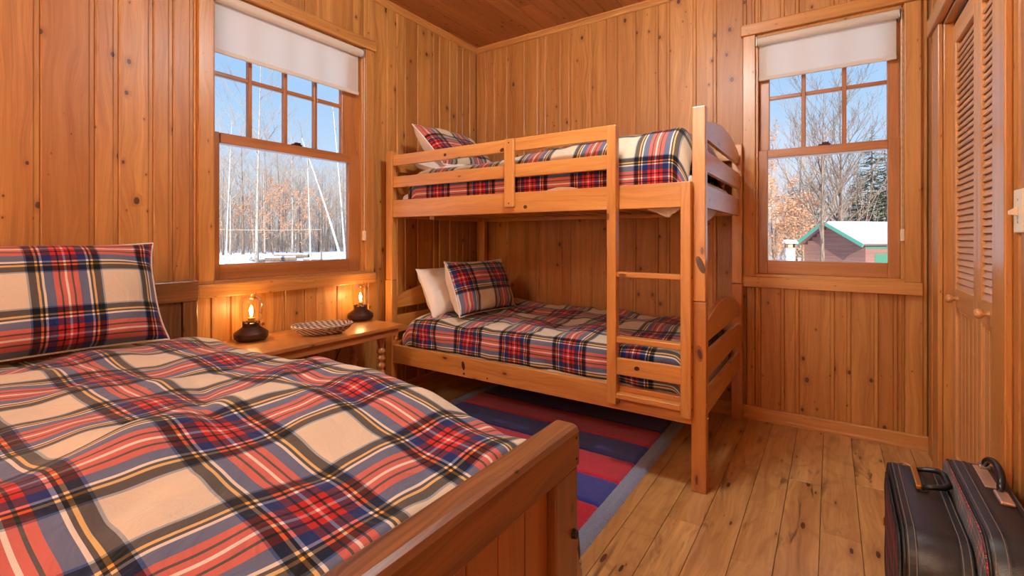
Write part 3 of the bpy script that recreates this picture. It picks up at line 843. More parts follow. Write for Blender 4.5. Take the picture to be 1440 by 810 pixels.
def pillow(label, w, h, t, M4, group, front, back, uv0=(0,0), seed=0, slump=0.0, back_t=1.0):
    root = thing('pillow', label=label, cat='pillow', group=group, mat4=M4)
    n = 36
    def side(sgn):
        def pos(u, v):
            a, b = 2*u-1, 2*v-1
            pin = 1 - 0.055*(1-abs(a)**2)*abs(b)**6 * 1.0
            x = a*w/2*(1 - 0.06*(1-abs(b)**3)*abs(a)**4); y = b*h/2*(1 - 0.07*(1-abs(a)**3)*abs(b)**4)
            k = max(0, (1-abs(a)**3.2))*max(0, (1-abs(b)**3.2))
            z = (t/2 if sgn > 0 else -t/2*back_t)*k**0.55
            z += sgn*0.010*fbm(a*2.2+seed, b*2.2, seed, 3)*min(1, k*4)
            # corner creases
            z += sgn*0.006*math.sin(12*(a*b)+seed)*abs(a*b)*min(1, k*5)
            z -= slump*(1-b)*0.5*0
            return Vector((x, y, z))
        return pos
    m = MB(); m.grid(n, n, side(1), lambda u, v: (uv0[0]+u*w*1.04, uv0[1]+v*h*1.04)); m.build('front_cover', front, root, smooth=True, recalc=False, center=False)
    m = MB(); m.grid(n, n, lambda u, v: side(-1)(1-u, v), lambda u, v: (u*w, v*h)); m.build('back_cover', back, root, smooth=True, recalc=False, center=False)
    if front is not back:
        N = 28; f = side(1); e = [(i/N, 0) for i in range(N)] + [(1, i/N) for i in range(N)] + [(1-i/N, 1) for i in range(N)] + [(0, 1-i/N) for i in range(N)]
        m = MB(); m.ring([f(a, b) for a, b in e], 0.0045, 6); m.build('edge_piping', back, root, smooth=True, center=False)
    return root
def frame(origin, xdir, ydir):
    X = Vector(xdir).normalized(); Y = Vector(ydir); Y = (Y - X*Y.dot(X)).normalized(); Z = X.cross(Y)
    m = Matrix(((X.x,Y.x,Z.x,origin[0]),(X.y,Y.y,Z.y,origin[1]),(X.z,Y.z,Z.z,origin[2]),(0,0,0,1)))
    return m
# lower bunk pillows
pillow('tartan pillow with white back leaning on the lower bunk', 0.56, 0.37, 0.15, frame((0.570, -0.665, 0.776), (0.10, 1, 0.0), (-0.42, 0, 1)), 'tartan pillows', M['tartan'], M['white'], (0.27, 0.09), 1.0, back_t=1.9)
pillow('plain white pillow behind the tartan pillow on the lower bunk', 0.60, 0.36, 0.15, frame((0.315, -0.66, 0.735), (0.0, 1, 0.0), (-0.50, 0, 1)), 'white pillows', M['white'], M['white'], (0, 0), 3.0)
# upper bunk pillows
pillow('tartan pillow with white back leaning at the head of the upper bunk', 0.62, 0.40, 0.13, frame((0.355, -0.66, 1.715), (0.0, 1, 0.0), (-0.95, 0, 1.0)), 'tartan pillows', M['tartan'], M['white'], (0.3, 0.16), 5.0, back_t=1.9)
pillow('plain white pillow lying under the tartan pillow of the upper bunk', 0.62, 0.40, 0.13, frame((0.385, -0.67, 1.560), (0.0, 1, 0.0), (-1.0, 0, 0.28)), 'white pillows', M['white'], M['white'], (0, 0), 8.0)

# ------------------------------------------------------------------ near bed
BR = M['brown']
nb = thing('bed', (1.02, -2.93, 0), 'brown stained wooden bed frame with panelled footboard in the foreground', 'bed')
y0, y1 = -3.66, -2.197
# headboard
box('headboard_rail', (0.020, y0, 0.806), (0.062, y1+0.004, 0.902), BR, nb, 1, 0.005)
for a, b in ((y1-0.062, y1), (y0, y0+0.062)): box('headboard_post', (0.022, a, 0.0), (0.056, b, 0.806), BR, nb, 2, 0.004)
n = 12; w = (y1-y0-0.124)/n
for i in range(n): box('headboard_plank', (0.028, y0+0.062+i*w+0.001, 0.25), (0.046, y0+0.062+(i+1)*w-0.001, 0.806), BR, nb, 2, 0.003)
# footboard
m = MB()
sec = [(1.968,0.552),(2.030,0.552),(2.034,0.558),(2.034,0.636),(2.028,0.646),(2.018,0.651),(1.975,0.651),(1.966,0.645)]
m.loft([[(x, y0-0.004, z) for x, z in sec], [(x, y1+0.002, z) for x, z in sec]])
fr = m.build('footboard_rail', BR, nb, bev=0.003)
for y in (-2.212, -2.285):
    for z in (0.625, 0.575):
        if y < -2.25: continue
        m = MB(); m.tube([(2.0335, y, z), (2.0348, y, z)], 0.0035, 8); m.build('peg', M['bolt'], fr)
for a, b in ((y1-0.108, y1), (y0, y0+0.108)):
    p = box('footboard_post', (1.972, a, 0.0), (2.030, b, 0.552), BR, nb, 2, 0.004)
    m = MB(); m.tube([(2.029, (a+b)/2+0.03, 0.40), (2.040, (a+b)/2+0.03, 0.40)], [0.012, 0.009], 12); m.build('bolt', M['bolt'], p)
n = 13; w = (y1-y0-0.216)/n
M['panel'] = wood('footboard_panel_wood', rgb(176,112,58), rgb(120,66,30), var=0.3, kp=0.1, rough=0.35, coat=0.3, small=False)
for i in range(n): box('footboard_plank', (1.988, y0+0.108+i*w+0.0012, 0.20), (2.008, y0+0.108+(i+1)*w-0.0012, 0.552), M['panel'], nb, 2, 0.003)
box('footboard_lower_rail', (1.975, y0+0.108, 0.12), (2.026, y1-0.108, 0.20), BR, nb, 1, 0.004)
box('side_rail', (0.056, y1-0.04, 0.20), (1.972, y1-0.012, 0.36), BR, nb, 0, 0.003)
box('side_rail', (0.056, y0+0.012, 0.20), (1.972, y0+0.04, 0.36), BR, nb, 0, 0.003)
n = 12
s1 = None
for i in range(n):
    xc = 0.18 + i*0.153
    if s1 is None: s1 = box('bed_slat', (xc-0.04, y0+0.041, 0.225), (xc+0.04, y1-0.041, 0.243), BR, nb, 1, 0.002)
    else: share(s1, (xc, (y0+y1)/2, 0.234), nb)
mattress('mattress', (0.075, y0+0.03, 0.245), (1.955, y1-0.035, 0.56), 'thick mattress under the tartan duvet of the foreground bed', M['offwhite'], r=0.05)

def zmod_near(x, s, p, seed):
    yy = p.y
    f = 0.030*fbm(x*1.7, yy*2.4, seed, 3) + 0.010*fbm(x*6, yy*6+p.z*4, seed+9, 2)
    # long soft folds running across the bed
    ph = x*7.5 + yy*3.2 + 1.6*fbm(x*1.3, yy*1.6, seed+4, 2)
    f += 0.017*max(0, math.sin(ph))**2*min(1, max(0, (s-0.05)*5))
    f -= 0.012*crease(x, p.y-p.z, seed+13, 1.8)
    f += 0.080*max(0, min(1, (x-1.45)/0.4))*max(0, min(1, (0.60-p.z)/0.12))*(1 if p.y > -2.3 else 0)
    return f
prof = smooth_prof([(-3.80, 0.38), (-3.79, 0.55), (-3.74, 0.66), (-3.55, 0.685), (-3.2, 0.690), (-2.9, 0.686), (-2.6, 0.684), (-2.35, 0.684), (-2.215, 0.664), (-2.150, 0.58), (-2.125, 0.47), (-2.135, 0.36), (-2.155, 0.27)])
def endn(u, v):
    return -0.085*max(0, (u-0.70)/0.30)**1.4 - 0.18*max(0, (u-0.975)/0.025)**2 - 0.05*max(0, 1-u/0.06)**2
duvet('duvet', 'red, blue and cream tartan duvet spread over the foreground bed', 0.10, 1.962, prof, zmod_near, M['tartan'], 'tartan duvets', 150, 130, uv0=(0.10-0.28, 0.147), seed=21.0, endz=endn, thick=0.02, anchor=(1.455, -2.40, 0.69))
pillow('large tartan pillow propped against the headboard of the foreground bed', 0.78, 0.42, 0.20, frame((0.235, -2.80, 0.885), (0.0, 1, 0.0), (-0.42, 0, 1.0)), 'tartan pillows', M['tartan'], M['white'], (0.191, -0.052), 12.0)

# ------------------------------------------------------------------ side table
tb = thing('side_table', (0.0, 0.0, 0.0), 'waxed wooden side table with spool-turned legs under the window', 'table', rot=(0, 0, 0))
ORG[tb.name] = Vector((0,0,0))
TZ = 0.590
TW = M['table']
tb.location = (0.232, -1.680, 0); tb.rotation_euler = (0, 0, math.radians(1.5)); ORG[tb.name] = Vector((0,0,0))
hw, hl = 0.205, 0.435
box('top', (-hw, -hl, TZ-0.020), (hw, hl, TZ), TW, tb, 1, 0.004)
box('apron', (hw-0.036, -hl+0.03, TZ-0.062), (hw-0.016, hl-0.03, TZ-0.020), TW, tb, 1, 0.003)
box('apron', (-hw+0.016, -hl+0.03, TZ-0.062), (-hw+0.036, hl-0.03, TZ-0.020), TW, tb, 1, 0.003)
box('apron', (-hw+0.036, hl-0.05, TZ-0.062), (hw-0.036, hl-0.03, TZ-0.020), TW, tb, 0, 0.003)
box('apron', (-hw+0.036, -hl+0.03, TZ-0.062), (hw-0.036, -hl+0.05, TZ-0.020), TW, tb, 0, 0.003)
lp = [(0.0001, 0.0), (0.018, 0.0), (0.020, 0.03), (0.014, 0.04)]
z = 0.045
while z < 0.43:
    lp += [(0.0145, z), (0.0235, z+0.012), (0.0260, z+0.020), (0.0235, z+0.028), (0.0145, z+0.040)]; z += 0.042
lp += [(0.016, z), (0.020, z+0.02), (0.026, z+0.045), (0.028, TZ-0.075), (0.028, TZ-0.020), (0.0001, TZ-0.020)]
leg0 = None
for sx_ in (1, -1):
    for sy_ in (1, -1):
        lx, ly = sx_*(hw-0.085) + 0.02, sy_*(hl-0.12)
        if leg0 is None:
            m = MB(); m.lathe(lp, 20); leg0 = m.build('leg', TW, tb, smooth=True, center=False, autosm=0.9); leg0.location = (lx, ly, 0)
        else: share(leg0, (lx, ly, 0), tb)
d0 = None
for sx_ in (1, -1):
    for sy_ in (1, -1):
        if d0 is None:
            m = MB(); m.lathe([(0.0001,-0.046),(0.006,-0.044),(0.010,-0.036),(0.007,-0.030),(0.013,-0.024),(0.015,-0.016),(0.010,-0.010),(0.014,-0.004),(0.016,0.0),(0.0001,0.0)], 14, (0,0,0))
            d0 = m.build('drop_finial', TW, tb, smooth=True, center=False); d0.location = (sx_*(hw-0.026), sy_*(hl-0.042), TZ-0.062)
        else: share(d0, (sx_*(hw-0.026), sy_*(hl-0.042), TZ-0.062), tb)

# ------------------------------------------------------------------ lamps
def table_lamp(loc, label, power):
    root = thing('table_lamp', loc, label, 'lamp', 'glass dome lamps', rot=(0,0,0))
    m = MB(); m.lathe([(0.0001,0.0),(0.060,0.0),(0.066,0.004),(0.076,0.016),(0.078,0.020),(0.078,0.038),(0.075,0.043),(0.043,0.066),(0.040,0.070),(0.040,0.088),(0.037,0.090),(0.0001,0.090)], 40)
    m.build('base', M['bronze'], root, smooth=True, autosm=0.5, center=False)
    m = MB()
    for k in range(8):
        a = 2*PI*k/8; m.box((0.036*math.cos(a)-0.004, 0.036*math.sin(a)-0.004, 0.088), (0.036*math.cos(a)+0.004, 0.036*math.sin(a)+0.004, 0.096))
    m.build('dome_clips', M['bronze'], root, center=False)
    m = MB(); m.lathe([(0.036,0.091),(0.044,0.097),(0.0505,0.106),(0.0525,0.118),(0.0525,0.190),(0.050,0.202),(0.040,0.214),(0.026,0.222),(0.024,0.226),(0.024,0.240),(0.0255,0.242)], 36)
    m.f = [f for f in m.f if len(f) == 4]; m.uv = [u for u in m.uv if len(u) == 4]; m.m = m.m[:len(m.f)]
    m.build('glass_dome', M['lampglass'], root, smooth=True, center=False)
    m = MB(); m.lathe([(0.0001,0.090),(0.017,0.090),(0.017,0.096),(0.015,0.098),(0.015,0.108),(0.0185,0.110),(0.0185,0.113),(0.0001,0.113)], 20)
    m.build('socket', M['brass'], root, smooth=True, autosm=0.6, center=False)
    bl = MB(); bl.lathe([(0.009,0.113),(0.011,0.120),(0.0155,0.134),(0.0165,0.146),(0.014,0.158),(0.008,0.168),(0.003,0.172)], 20)
    bl.f = [f for f in bl.f if len(f) == 4]; bl.uv = [u for u in bl.uv if len(u) == 4]; bl.m = bl.m[:len(bl.f)]
    bulb = bl.build('bulb', M['lampglass'], root, smooth=True, center=False)
    m = MB(); m.tube([(0,0,0.118),(0,0,0.124),(0,0,0.150),(0,0,0.158)], [0.002,0.0055,0.0048,0.001], 8); m.build('filament', M['filament'], bulb, center=False)
    m = MB(); m.tube([(0.036,0.020,0.082),(0.052,0.029,0.082)], 0.0025, 8)
    m.box((0.050,0.022,0.074),(0.054,0.038,0.090)); m.build('wick_knob', M['brass'], root, bev=0.001, center=False)
    l = lamp('bulb_light', 'POINT', (0,0,0.140), power, (1.0, 0.56, 0.20), root, shadow_soft_size=0.012)
    return root
table_lamp((0.128, -1.985, TZ), 'lit dome lamp on the side table, nearer the foreground bed', 3.6)
table_lamp((0.105, -1.300, TZ), 'lit dome lamp on the side table, nearer the bunk bed', 3.2)
m = MB(); m.tube([(0.10,-1.345,TZ-0.066),(0.07,-1.40,0.47),(0.05,-1.46,0.33),(0.045,-1.52,0.20),(0.04,-1.55,0.0045)], 0.0032, 6)
o = m.build('power_cord', M['plastic_black'], None, smooth=True); tag(o, 'thin black power cord hanging down behind the side table', 'cord')

# ------------------------------------------------------------------ basket
def braid():
    t = NT('braided_straw')
    uv = t.n('ShaderNodeUVMap').outputs[0]; u, v, _ = t.sep(uv)
    ri = t.n('ShaderNodeObjectInfo').outputs['Random']
    s = t.math('SINE', t.math('ADD', t.math('MULTIPLY', u, 210.0), t.math('ADD', t.math('MULTIPLY', ri, 40.0), t.math('MULTIPLY', v, 300.0))))
    nz = t.noise(t.comb(t.math('MULTIPLY', u, 60), t.math('MULTIPLY', v, 200)), 1, 2)
    c = t.mix(t.rng(s, -0.25, 0.35), rgb(128,84,56), rgb(232,212,190)); c = t.mix(t.math('MULTIPLY', nz, 0.4), c, rgb(104,66,44))
    p = t.bsdf(Base_Color=c, Roughness=0.8); t.bump(p, s, 0.7, 0.003); return t.mat
M['braid'] = braid()
bs = thing('woven_basket', (0.285, -1.690, TZ), 'shallow oval basket woven from brown and white straw on the side table', 'basket', rot=(0,0,-0.5))
for i in range(6):
    f = i/5
    rx, ry = 0.052+0.046*f**0.7, 0.095+0.055*f**0.7
    zz = 0.008 + 0.0078*i
    N = 56
    m = MB(); m.ring([(rx*math.cos(2*PI*k/N), ry*math.sin(2*PI*k/N), zz+(0.003*abs(math.sin(2*PI*k/N))**2)*f) for k in range(N)], 0.0072, 8)
    m.build('coil', M['braid'], bs, smooth=True, center=False)
m = MB(); m.lathe([(0.0001,0.002),(1.0,0.002),(1.0,0.010),(0.0001,0.010)], 40, sx=0.052, sy=0.095); m.build('bottom', M['braid'], bs, smooth=False, center=False)

# ------------------------------------------------------------------ rug
rg = thing('rug', (1.1, -1.4, 0), 'red and blue striped wool rug with a grey-blue border on the floor', 'rug')
RX0, RX1, RY0, RY1 = 0.42, 1.822, -2.62, -0.27
bw = 0.072
def pile(name, x0, x1, yy0, yy1, mat, wav=0.004, h=0.013):
    nx = max(2, int((x1-x0)/0.012)); ny = max(2, int((yy1-yy0)/0.012))
    def pos(u, v):
        x = x0+(x1-x0)*u; y = yy0+(yy1-yy0)*v
        ex = min(u, 1-u)*(x1-x0); ey = min(v, 1-v)*(yy1-yy0); ee = min(ex, ey)
        z = h*min(1, (ee/0.010)**0.5) if ee < 0.010 else h
        z += 0.0022*noise.noise(Vector((x*160, y*160, 0)))*(1 if ee > 0.003 else 0)
        if ee < 1e-6: z = 0.001
        return Vector((x+wav*0.5*noise.noise(Vector((x*40, y*40, 3))), y+wav*0.5*noise.noise(Vector((x*40, y*40, 7))), max(0.001, z)))
    m = MB(); m.grid(nx, ny, pos, lambda u, v: (u, v)); return m.build(name, mat, rg, smooth=True, recalc=False)
pile('border', RX1-bw, RX1, RY0, RY1, M['rugedge'], 0.008, 0.016)
pile('border', RX0, RX0+bw, RY0, RY1, M['rugedge'], 0.008, 0.016)
pile('border', RX0+bw, RX1-bw, RY1-bw, RY1, M['rugedge'], 0.008, 0.016)
pile('border', RX0+bw, RX1-bw, RY0, RY0+bw, M['rugedge'], 0.008, 0.016)
ys = [-0.342, -0.556, -0.775, -0.990, -1.215, -1.432, -1.645, -1.865, -2.085, -2.305, -2.548]
for i, (a, b) in enumerate(zip(ys, ys[1:])):
    pile('stripe', RX0+bw-0.002, RX1-bw+0.002, b-0.001, a+0.001, M['rugred'] if i % 2 == 1 else M['rugblue'])

# ------------------------------------------------------------------ suitcases
def rrect(L, H, r, inset=0.0, n=8, rb=None):
    """rounded rectangle in (y, z), y from -L..0, z from 0..H"""
    rb = rb or r
    pts = []
    for cy, cz, a0, rr in ((-r, H-r, 0, r), (-L+r, H-r, 90, r), (-L+rb, rb, 180, rb), (-rb, rb, 270, rb)):
        for k in range(n+1):
            a = math.radians(a0 + 90*k/n); q = max(0.002, rr - inset)
            pts.append((cy + q*math.cos(a), cz + q*math.sin(a)))
    return pts
def suit_body(root, T, L, H, r, mat, secs, name='shell'):
    m = MB()
    m.loft([[(x, y, z) for y, z in rrect(L, H, r, ins)] for x, ins in secs])
    return m.build(name, mat, root, smooth=True, center=False, autosm=0.7)
def band(root, x0, x1, L, H, r, mat, name, t=0.0015):
    m = MB(); m.loft([[(x0, y, z) for y, z in rrect(L, H, r, 0.0)], [(x0, y, z) for y, z in rrect(L, H, r, -t)], [(x1, y, z) for y, z in rrect(L, H, r, -t)], [(x1, y, z) for y, z in rrect(L, H, r, 0)]], caps=False)
    return m.build(name, mat, root, smooth=False, center=False)
def piping(root, x, L, H, r, mat, rad=0.003, ins=0.0, name='piping'):
    m = MB(); m.ring([(x, y, z) for y, z in rrect(L, H, r, ins)], rad, 6); return m.build(name, mat, root, smooth=True, center=False)
def redplaid():
    t = NT('maroon_plaid_cloth')
    oc = t.n('ShaderNodeTexCoord').outputs['Object']; x, y, z = t.sep(oc)
    f = lambda s, p, w: t.math('LESS_THAN', t.math('FRACT', t.math('DIVIDE', s, p)), w)
    a = f(y, 0.085, 0.35); b = f(z, 0.085, 0.35)
    s = t.math('MULTIPLY', t.math('ADD', a, b), 0.5)
    c = t.mix(s, rgb(30,26,30), rgb(128,26,52))
    t.bsdf(Base_Color=c, Roughness=0.75); return t.mat
M['redplaid'] = redplaid()
M['tartan_small'] = tartan('small_tartan_cloth', 0.10, ground=(0.16,0.20,0.20))
sc = thing('suitcase', (2.690, -1.262, 0), 'black suitcase with maroon plaid side panel and brass-ended handle, left of the pair', 'suitcase', 'vintage suitcases', rot=math.radians(-0.8))
T_, L_, H_, R_ = 0.128, 0.52, 0.392, 0.075
suit_body(sc, T_, L_, H_, R_, M['blackcase'], [(0.0, 0.010), (0.004, 0.003), (0.010, 0.0), (T_-0.010, 0.0), (T_-0.004, 0.003), (T_, 0.010)])
band(sc, 0.006, 0.026, L_, H_, R_, M['black'], 'edge_band'); band(sc, T_-0.026, T_-0.006, L_, H_, R_, M['black'], 'edge_band')
for x_ in (0.009, 0.023, T_-0.023, T_-0.009): piping(sc, x_, L_, H_, R_, M['stitch'], 0.0009, -0.0014, 'stitching')
piping(sc, 0.002, L_, H_, R_, M['black'], 0.004, 0.004)
m = MB(); m.loft([[(-0.001, y*0.86-0.036, z*0.84+0.03) for y, z in rrect(L_, H_, R_)], [(-0.006, y*0.85-0.038, z*0.83+0.032) for y, z in rrect(L_, H_, R_)]]); m.build('side_panel', M['redplaid'], sc, center=False)
m = MB(); m.ring([(-0.005, y*0.86-0.036, z*0.84+0.03) for y, z in rrect(L_, H_, R_)], 0.004, 6); m.build('panel_piping', M['black'], sc, smooth=True, center=False)
m = MB(); m.ring([(-0.005, y*0.90-0.026, z*0.885+0.022) for y, z in rrect(L_, H_, R_)], 0.0022, 6); m.build('panel_piping', M['black'], sc, smooth=True, center=False)
# handle folded over to the right, brass bar on the left
hz_ = H_ + 0.010
h = MB()
h.tube([(0.062,-0.105,hz_),(0.085,-0.105,hz_+0.006),(0.112,-0.110,hz_+0.010),(0.122,-0.130,hz_+0.010),(0.122,-0.205,hz_+0.010),(0.112,-0.225,hz_+0.010),(0.085,-0.230,hz_+0.006),(0.062,-0.230,hz_)], [0.006,0.007,0.008,0.009,0.009,0.008,0.007,0.006], 10)
hd = h.build('handle', M['plastic_black'], sc, smooth=True, center=False)
box('handle_base', (0.052, -0.235, H_), (0.078, -0.100, H_+0.004), M['black'], sc, 1, 0.002)
box('handle_bar', (0.048, -0.238, H_+0.004), (0.064, -0.097, H_+0.018), M['brass'], sc, 1, 0.004)
m = MB(); m.tube([(0.05,-0.100,H_+0.016),(0.040,-0.075,H_+0.012),(0.030,-0.062,H_+0.004)], [0.002,0.002,0.004], 6); m.build('zip_pull', M['copper'], sc, smooth=True, center=False)
box('clasp', (-0.010, -0.010, 0.16), (0.010, 0.004, 0.19), M['brass'], sc, 2, 0.002)

s2 = thing('suitcase', (2.825, -1.285, 0), 'black suitcase with tartan edge and curved black handle, right of the pair', 'suitcase', 'vintage suitcases', rot=math.radians(-0.8))
T_, L_, H_, R_ = 0.110, 0.56, 0.450, 0.085
suit_body(s2, T_, L_, H_, R_, M['blackcase'], [(0.0, 0.012), (0.004, 0.004), (0.010, 0.0), (T_-0.010, 0.0), (T_-0.004, 0.004), (T_, 0.012)])
band(s2, 0.034, 0.040, L_, H_, R_, M['black'], 'edge_band'); band(s2, 0.090, 0.096, L_, H_, R_, M['black'], 'edge_band')
for x_ in (0.012, 0.031, 0.100): piping(s2, x_, L_, H_, R_, M['stitch'], 0.0009, -0.0004, 'stitching')
piping(s2, 0.003, L_, H_, R_, M['black'], 0.0035, 0.004)
m = MB(); m.loft([[(-0.001, y*0.985-0.004, z*0.98+0.004) for y, z in rrect(L_, H_, R_)], [(-0.004, y*0.97-0.008, z*0.965+0.008) for y, z in rrect(L_, H_, R_)]]); m.build('side_panel', M['tartan_small'], s2, center=False)
m = MB()
N = 16
pts = []
for i in range(N+1):
    a = PI*i/N
    pts.append((0.072+0.010*math.sin(a), -0.185+0.080*math.cos(a), H_+0.008+0.038*math.sin(a)**0.7))
m.tube(pts, [0.006]+[0.0085]*(N-1)+[0.006], 10); m.build('handle', M['plastic_black'], s2, smooth=True, center=False)
box('handle_plate', (0.050, -0.235, H_+0.0002), (0.078, -0.090, H_+0.004), M['copper'], s2, 1, 0.0015)
box('handle_mount', (0.060, -0.112, H_+0.004), (0.084, -0.092, H_+0.014), M['steel'], s2, 1, 0.003)
box('handle_mount', (0.060, -0.330, H_+0.0002), (0.088, -0.258, H_+0.010), M['copper'], s2, 1, 0.004)

# ------------------------------------------------------------------ unseen ceiling light, plus fill lights added behind the camera
cl = thing('ceiling_light', (1.78, -1.68, ZC), 'flush opal glass ceiling light in the middle of the room', 'ceiling light', rot=(0,0,0))
m = MB(); m.lathe([(0.0001,0.0),(0.165,0.0),(0.170,-0.006),(0.165,-0.026),(0.0001,-0.026)], 36); m.build('ceiling_plate', M['steel'], cl, smooth=True, autosm=0.5, center=False)
m = MB(); m.lathe([(0.150,-0.026),(0.148,-0.050),(0.125,-0.082),(0.080,-0.104),(0.030,-0.113),(0.0001,-0.114)], 36); m.build('glass_bowl', M['diffuser'], cl, smooth=True, center=False)
lamp('ceiling_bulb', 'POINT', (0, 0, -0.16), 84, (0.885, 0.985, 1.0), cl, shadow_soft_size=0.13)
c2 = cl.copy(); C.objects.link(c2); c2.location = (1.38, -4.7, ZC); c2['label'] = 'extra opal glass ceiling light added behind the camera as unseen fill'  # second ceiling light, added only to even out the room light
for ch in cl.children:
    d = ch.copy(); C.objects.link(d); d.parent = c2
fl = thing('added_fill_lamp', (1.60, -6.0, 0), 'unseen fill light with drum shade added behind the camera', 'fill lamp', rot=(0,0,0))  # added out of view to throw light in under the upper bunk
m = MB(); m.lathe([(0.0001,0),(0.15,0),(0.15,0.012),(0.03,0.03),(0.0001,0.03)], 28); m.build('base', M['bronze'], fl, smooth=True, autosm=0.5, center=False)
m = MB(); m.tube([(0,0,0.02),(0,0,1.42)], 0.011, 10); m.build('pole', M['bronze'], fl, smooth=True, center=False)
m = MB(); m.lathe([(0.21,1.36),(0.17,1.72)], 36); m.f = [f for f in m.f if len(f) == 4]; m.uv = m.uv[:len(m.f)]; m.m = m.m[:len(m.f)]
m.build('lamp_shade', M['shade'], fl, smooth=True, center=False)
lamp('fill_bulb', 'POINT', (0, 0, 1.55), 1080, (0.885, 0.985, 1.0), fl, shadow_soft_size=0.06)

# ------------------------------------------------------------------ outdoors
GZ = -1.0
def snow_ground():
    m = MB()
    def pos(u, v):
        x = -150 + 260*u; y = -60 + 230*v
        z = GZ + 0.25*fbm(x*0.05, y*0.05, 3.0, 3) + 0.05*fbm(x*0.4, y*0.4, 5.0, 2)
        near = max(0, 1 - max(abs(x-1.5)-2, abs(y+2.2)-3)/6) if True else 0
        return Vector((x, y, z - 0.35*min(1, max(0, near))))
    m.grid(170, 150, pos, lambda u, v: (u*200, v*200))
    o = m.build('snow_ground', M['snow'], None, smooth=True, recalc=False, center=False); return tag(o, 'snow-covered ground outside the windows', kind='structure')
snow_ground()
def ground_z(x, y): return GZ + 0.25*fbm(x*0.05, y*0.05, 3.0, 3) + 0.05*fbm(x*0.4, y*0.4, 5.0, 2)

def bark(name, a, b, sc=8.0, birch=False):
    t = NT(name)
    oc = t.n('ShaderNodeTexCoord').outputs['Object']; x, y, z = t.sep(oc)
    nz = t.noise(t.comb(t.math('MULTIPLY', x, 3.0*sc), t.math('MULTIPLY', y, 3.0*sc), t.math('MULTIPLY', z, sc*(2.0 if birch else 0.4))), 1, 3, 0.6, 0, '3D')
    c = t.mix(t.rng(nz, 0.40, 0.62 if not birch else 0.75), a, b)
    t.bsdf(Base_Color=c, Roughness=0.9); return t.mat
M['bark'] = bark('grey_bark', rgb(190,180,170), rgb(128,116,106))
M['bark2'] = bark('brown_bark', rgb(148,126,108), rgb(92,74,62))
M['birch'] = bark('white_birch_bark', rgb(238,236,232), rgb(120,112,106), 4.0, True)
M['twig'] = plain('twig_bark', rgb(166,148,134), 0.9)
M['stem'] = plain('thicket_stems', rgb(158,138,122), 0.9)
M['leaf'] = plain('dry_oak_leaf', rgb(208,152,112), 0.8, var=0.3, bscale=1.2)
M['needle'] = plain('conifer_needles', rgb(84,96,72), 0.9, var=0.3, bscale=2.0)

def tree_parts(seed, H, r, nbr=20, lean=(0,0), first=0.28, spread=0.34, up=0.9, twigs=4, subs=5):
    R = random.Random(seed)
    tr, br = MB(), MB()
    n = 9; P = []
    wx, wy = R.uniform(-1, 1)*0.02*H, R.uniform(-1, 1)*0.02*H
    for i in range(n+1):
        f = i/n
        P.append(Vector((lean[0]*H*f + wx*math.sin(f*3+seed), lean[1]*H*f + wy*math.sin(f*2.5+2*seed), H*f)))
    rad = [r*(1-0.93*i/n)*(1.25 if i == 0 else 1) for i in range(n+1)]
    tr.tube(P, rad, 8)
    def at(f):
        k = min(n-1, int(f*n)); return P[k].lerp(P[k+1], f*n-k), r*(1-0.93*f)
    def bough(p, d, L, r0, lev):
        k = 4 if lev == 0 else (3 if lev == 1 else 2)
        pts = [p.copy()]; q = p.copy(); dd = d.normalized()
        for i in range(k):
            dd = (dd + Vector((R.uniform(-.2,.2), R.uniform(-.2,.2), R.uniform(-0.02, .22)))).normalized()
            q = q + dd*L/k; pts.append(q.copy())
        br.tube(pts, [max(0.006, r0*(1-0.8*i/k)) for i in range(k+1)], 5 if lev == 0 else 3, caps=False)
        if lev < 2:
            m_ = subs if lev == 0 else twigs
            for j in range(m_):
                f = R.uniform(0.25, 1.0); kk = min(k-1, int(f*k)); pp = pts[kk].lerp(pts[kk+1], f*k-kk)
                nd = (dd + Vector((R.uniform(-1,1), R.uniform(-1,1), R.uniform(-0.2,0.8)))*0.8).normalized()
                bough(pp, nd, L*R.uniform(0.35, 0.6), r0*0.45, lev+1)
    for i in range(nbr):
        f = first + (0.97-first)*(i+R.random())/nbr
        p, rr = at(min(0.985, f)); a = R.uniform(0, 2*PI)
        d = Vector((math.cos(a), math.sin(a), up*R.uniform(0.7, 1.4)))
        bough(p, d, H*spread*(1-0.62*f)*R.uniform(0.6, 1.2), rr*0.55, 0)
    return tr, br
def tree(name, loc, label, seed, H, r, bmat, group=None, leaves=0, rot=0.0, twig=None, **kw):
    root = thing(name, (loc[0], loc[1], ground_z(loc[0], loc[1])-0.1), label, 'tree', group, rot=(0,0,rot))
    tr, br = tree_parts(seed, H, r, **kw)
    tr.build('trunk', bmat, root, smooth=True, recalc=False, center=False)
    b = br.build('branches', twig or bmat, root, recalc=False, center=False)
    if leaves:
        R = random.Random(seed+77); lm = MB(); V = br.v
        for i in range(leaves):
            p = Vector(R.choice(V)) + Vector((R.uniform(-.2,.2), R.uniform(-.2,.2), R.uniform(-.25,.1)))
            a, c = R.uniform(0, 2*PI), R.uniform(0, 2*PI); s = R.uniform(0.05, 0.10)
            e1 = Vector((math.cos(a), math.sin(a), R.uniform(-.6,.6))).normalized()*s; e2 = e1.cross(Vector((math.cos(c), math.sin(c), 0.4))).normalized()*s*0.6
            k = len(lm.v); lm.v += [tuple(p-e1), tuple(p+e2), tuple(p+e1), tuple(p-e2)]
            lm.quad([k,k+1,k+2,k+3], [(0,0),(1,0),(1,1),(0,1)])
        l = lm.build('leaves', M['leaf'], root, recalc=False, center=False); l['kind'] = 'stuff'
    return root
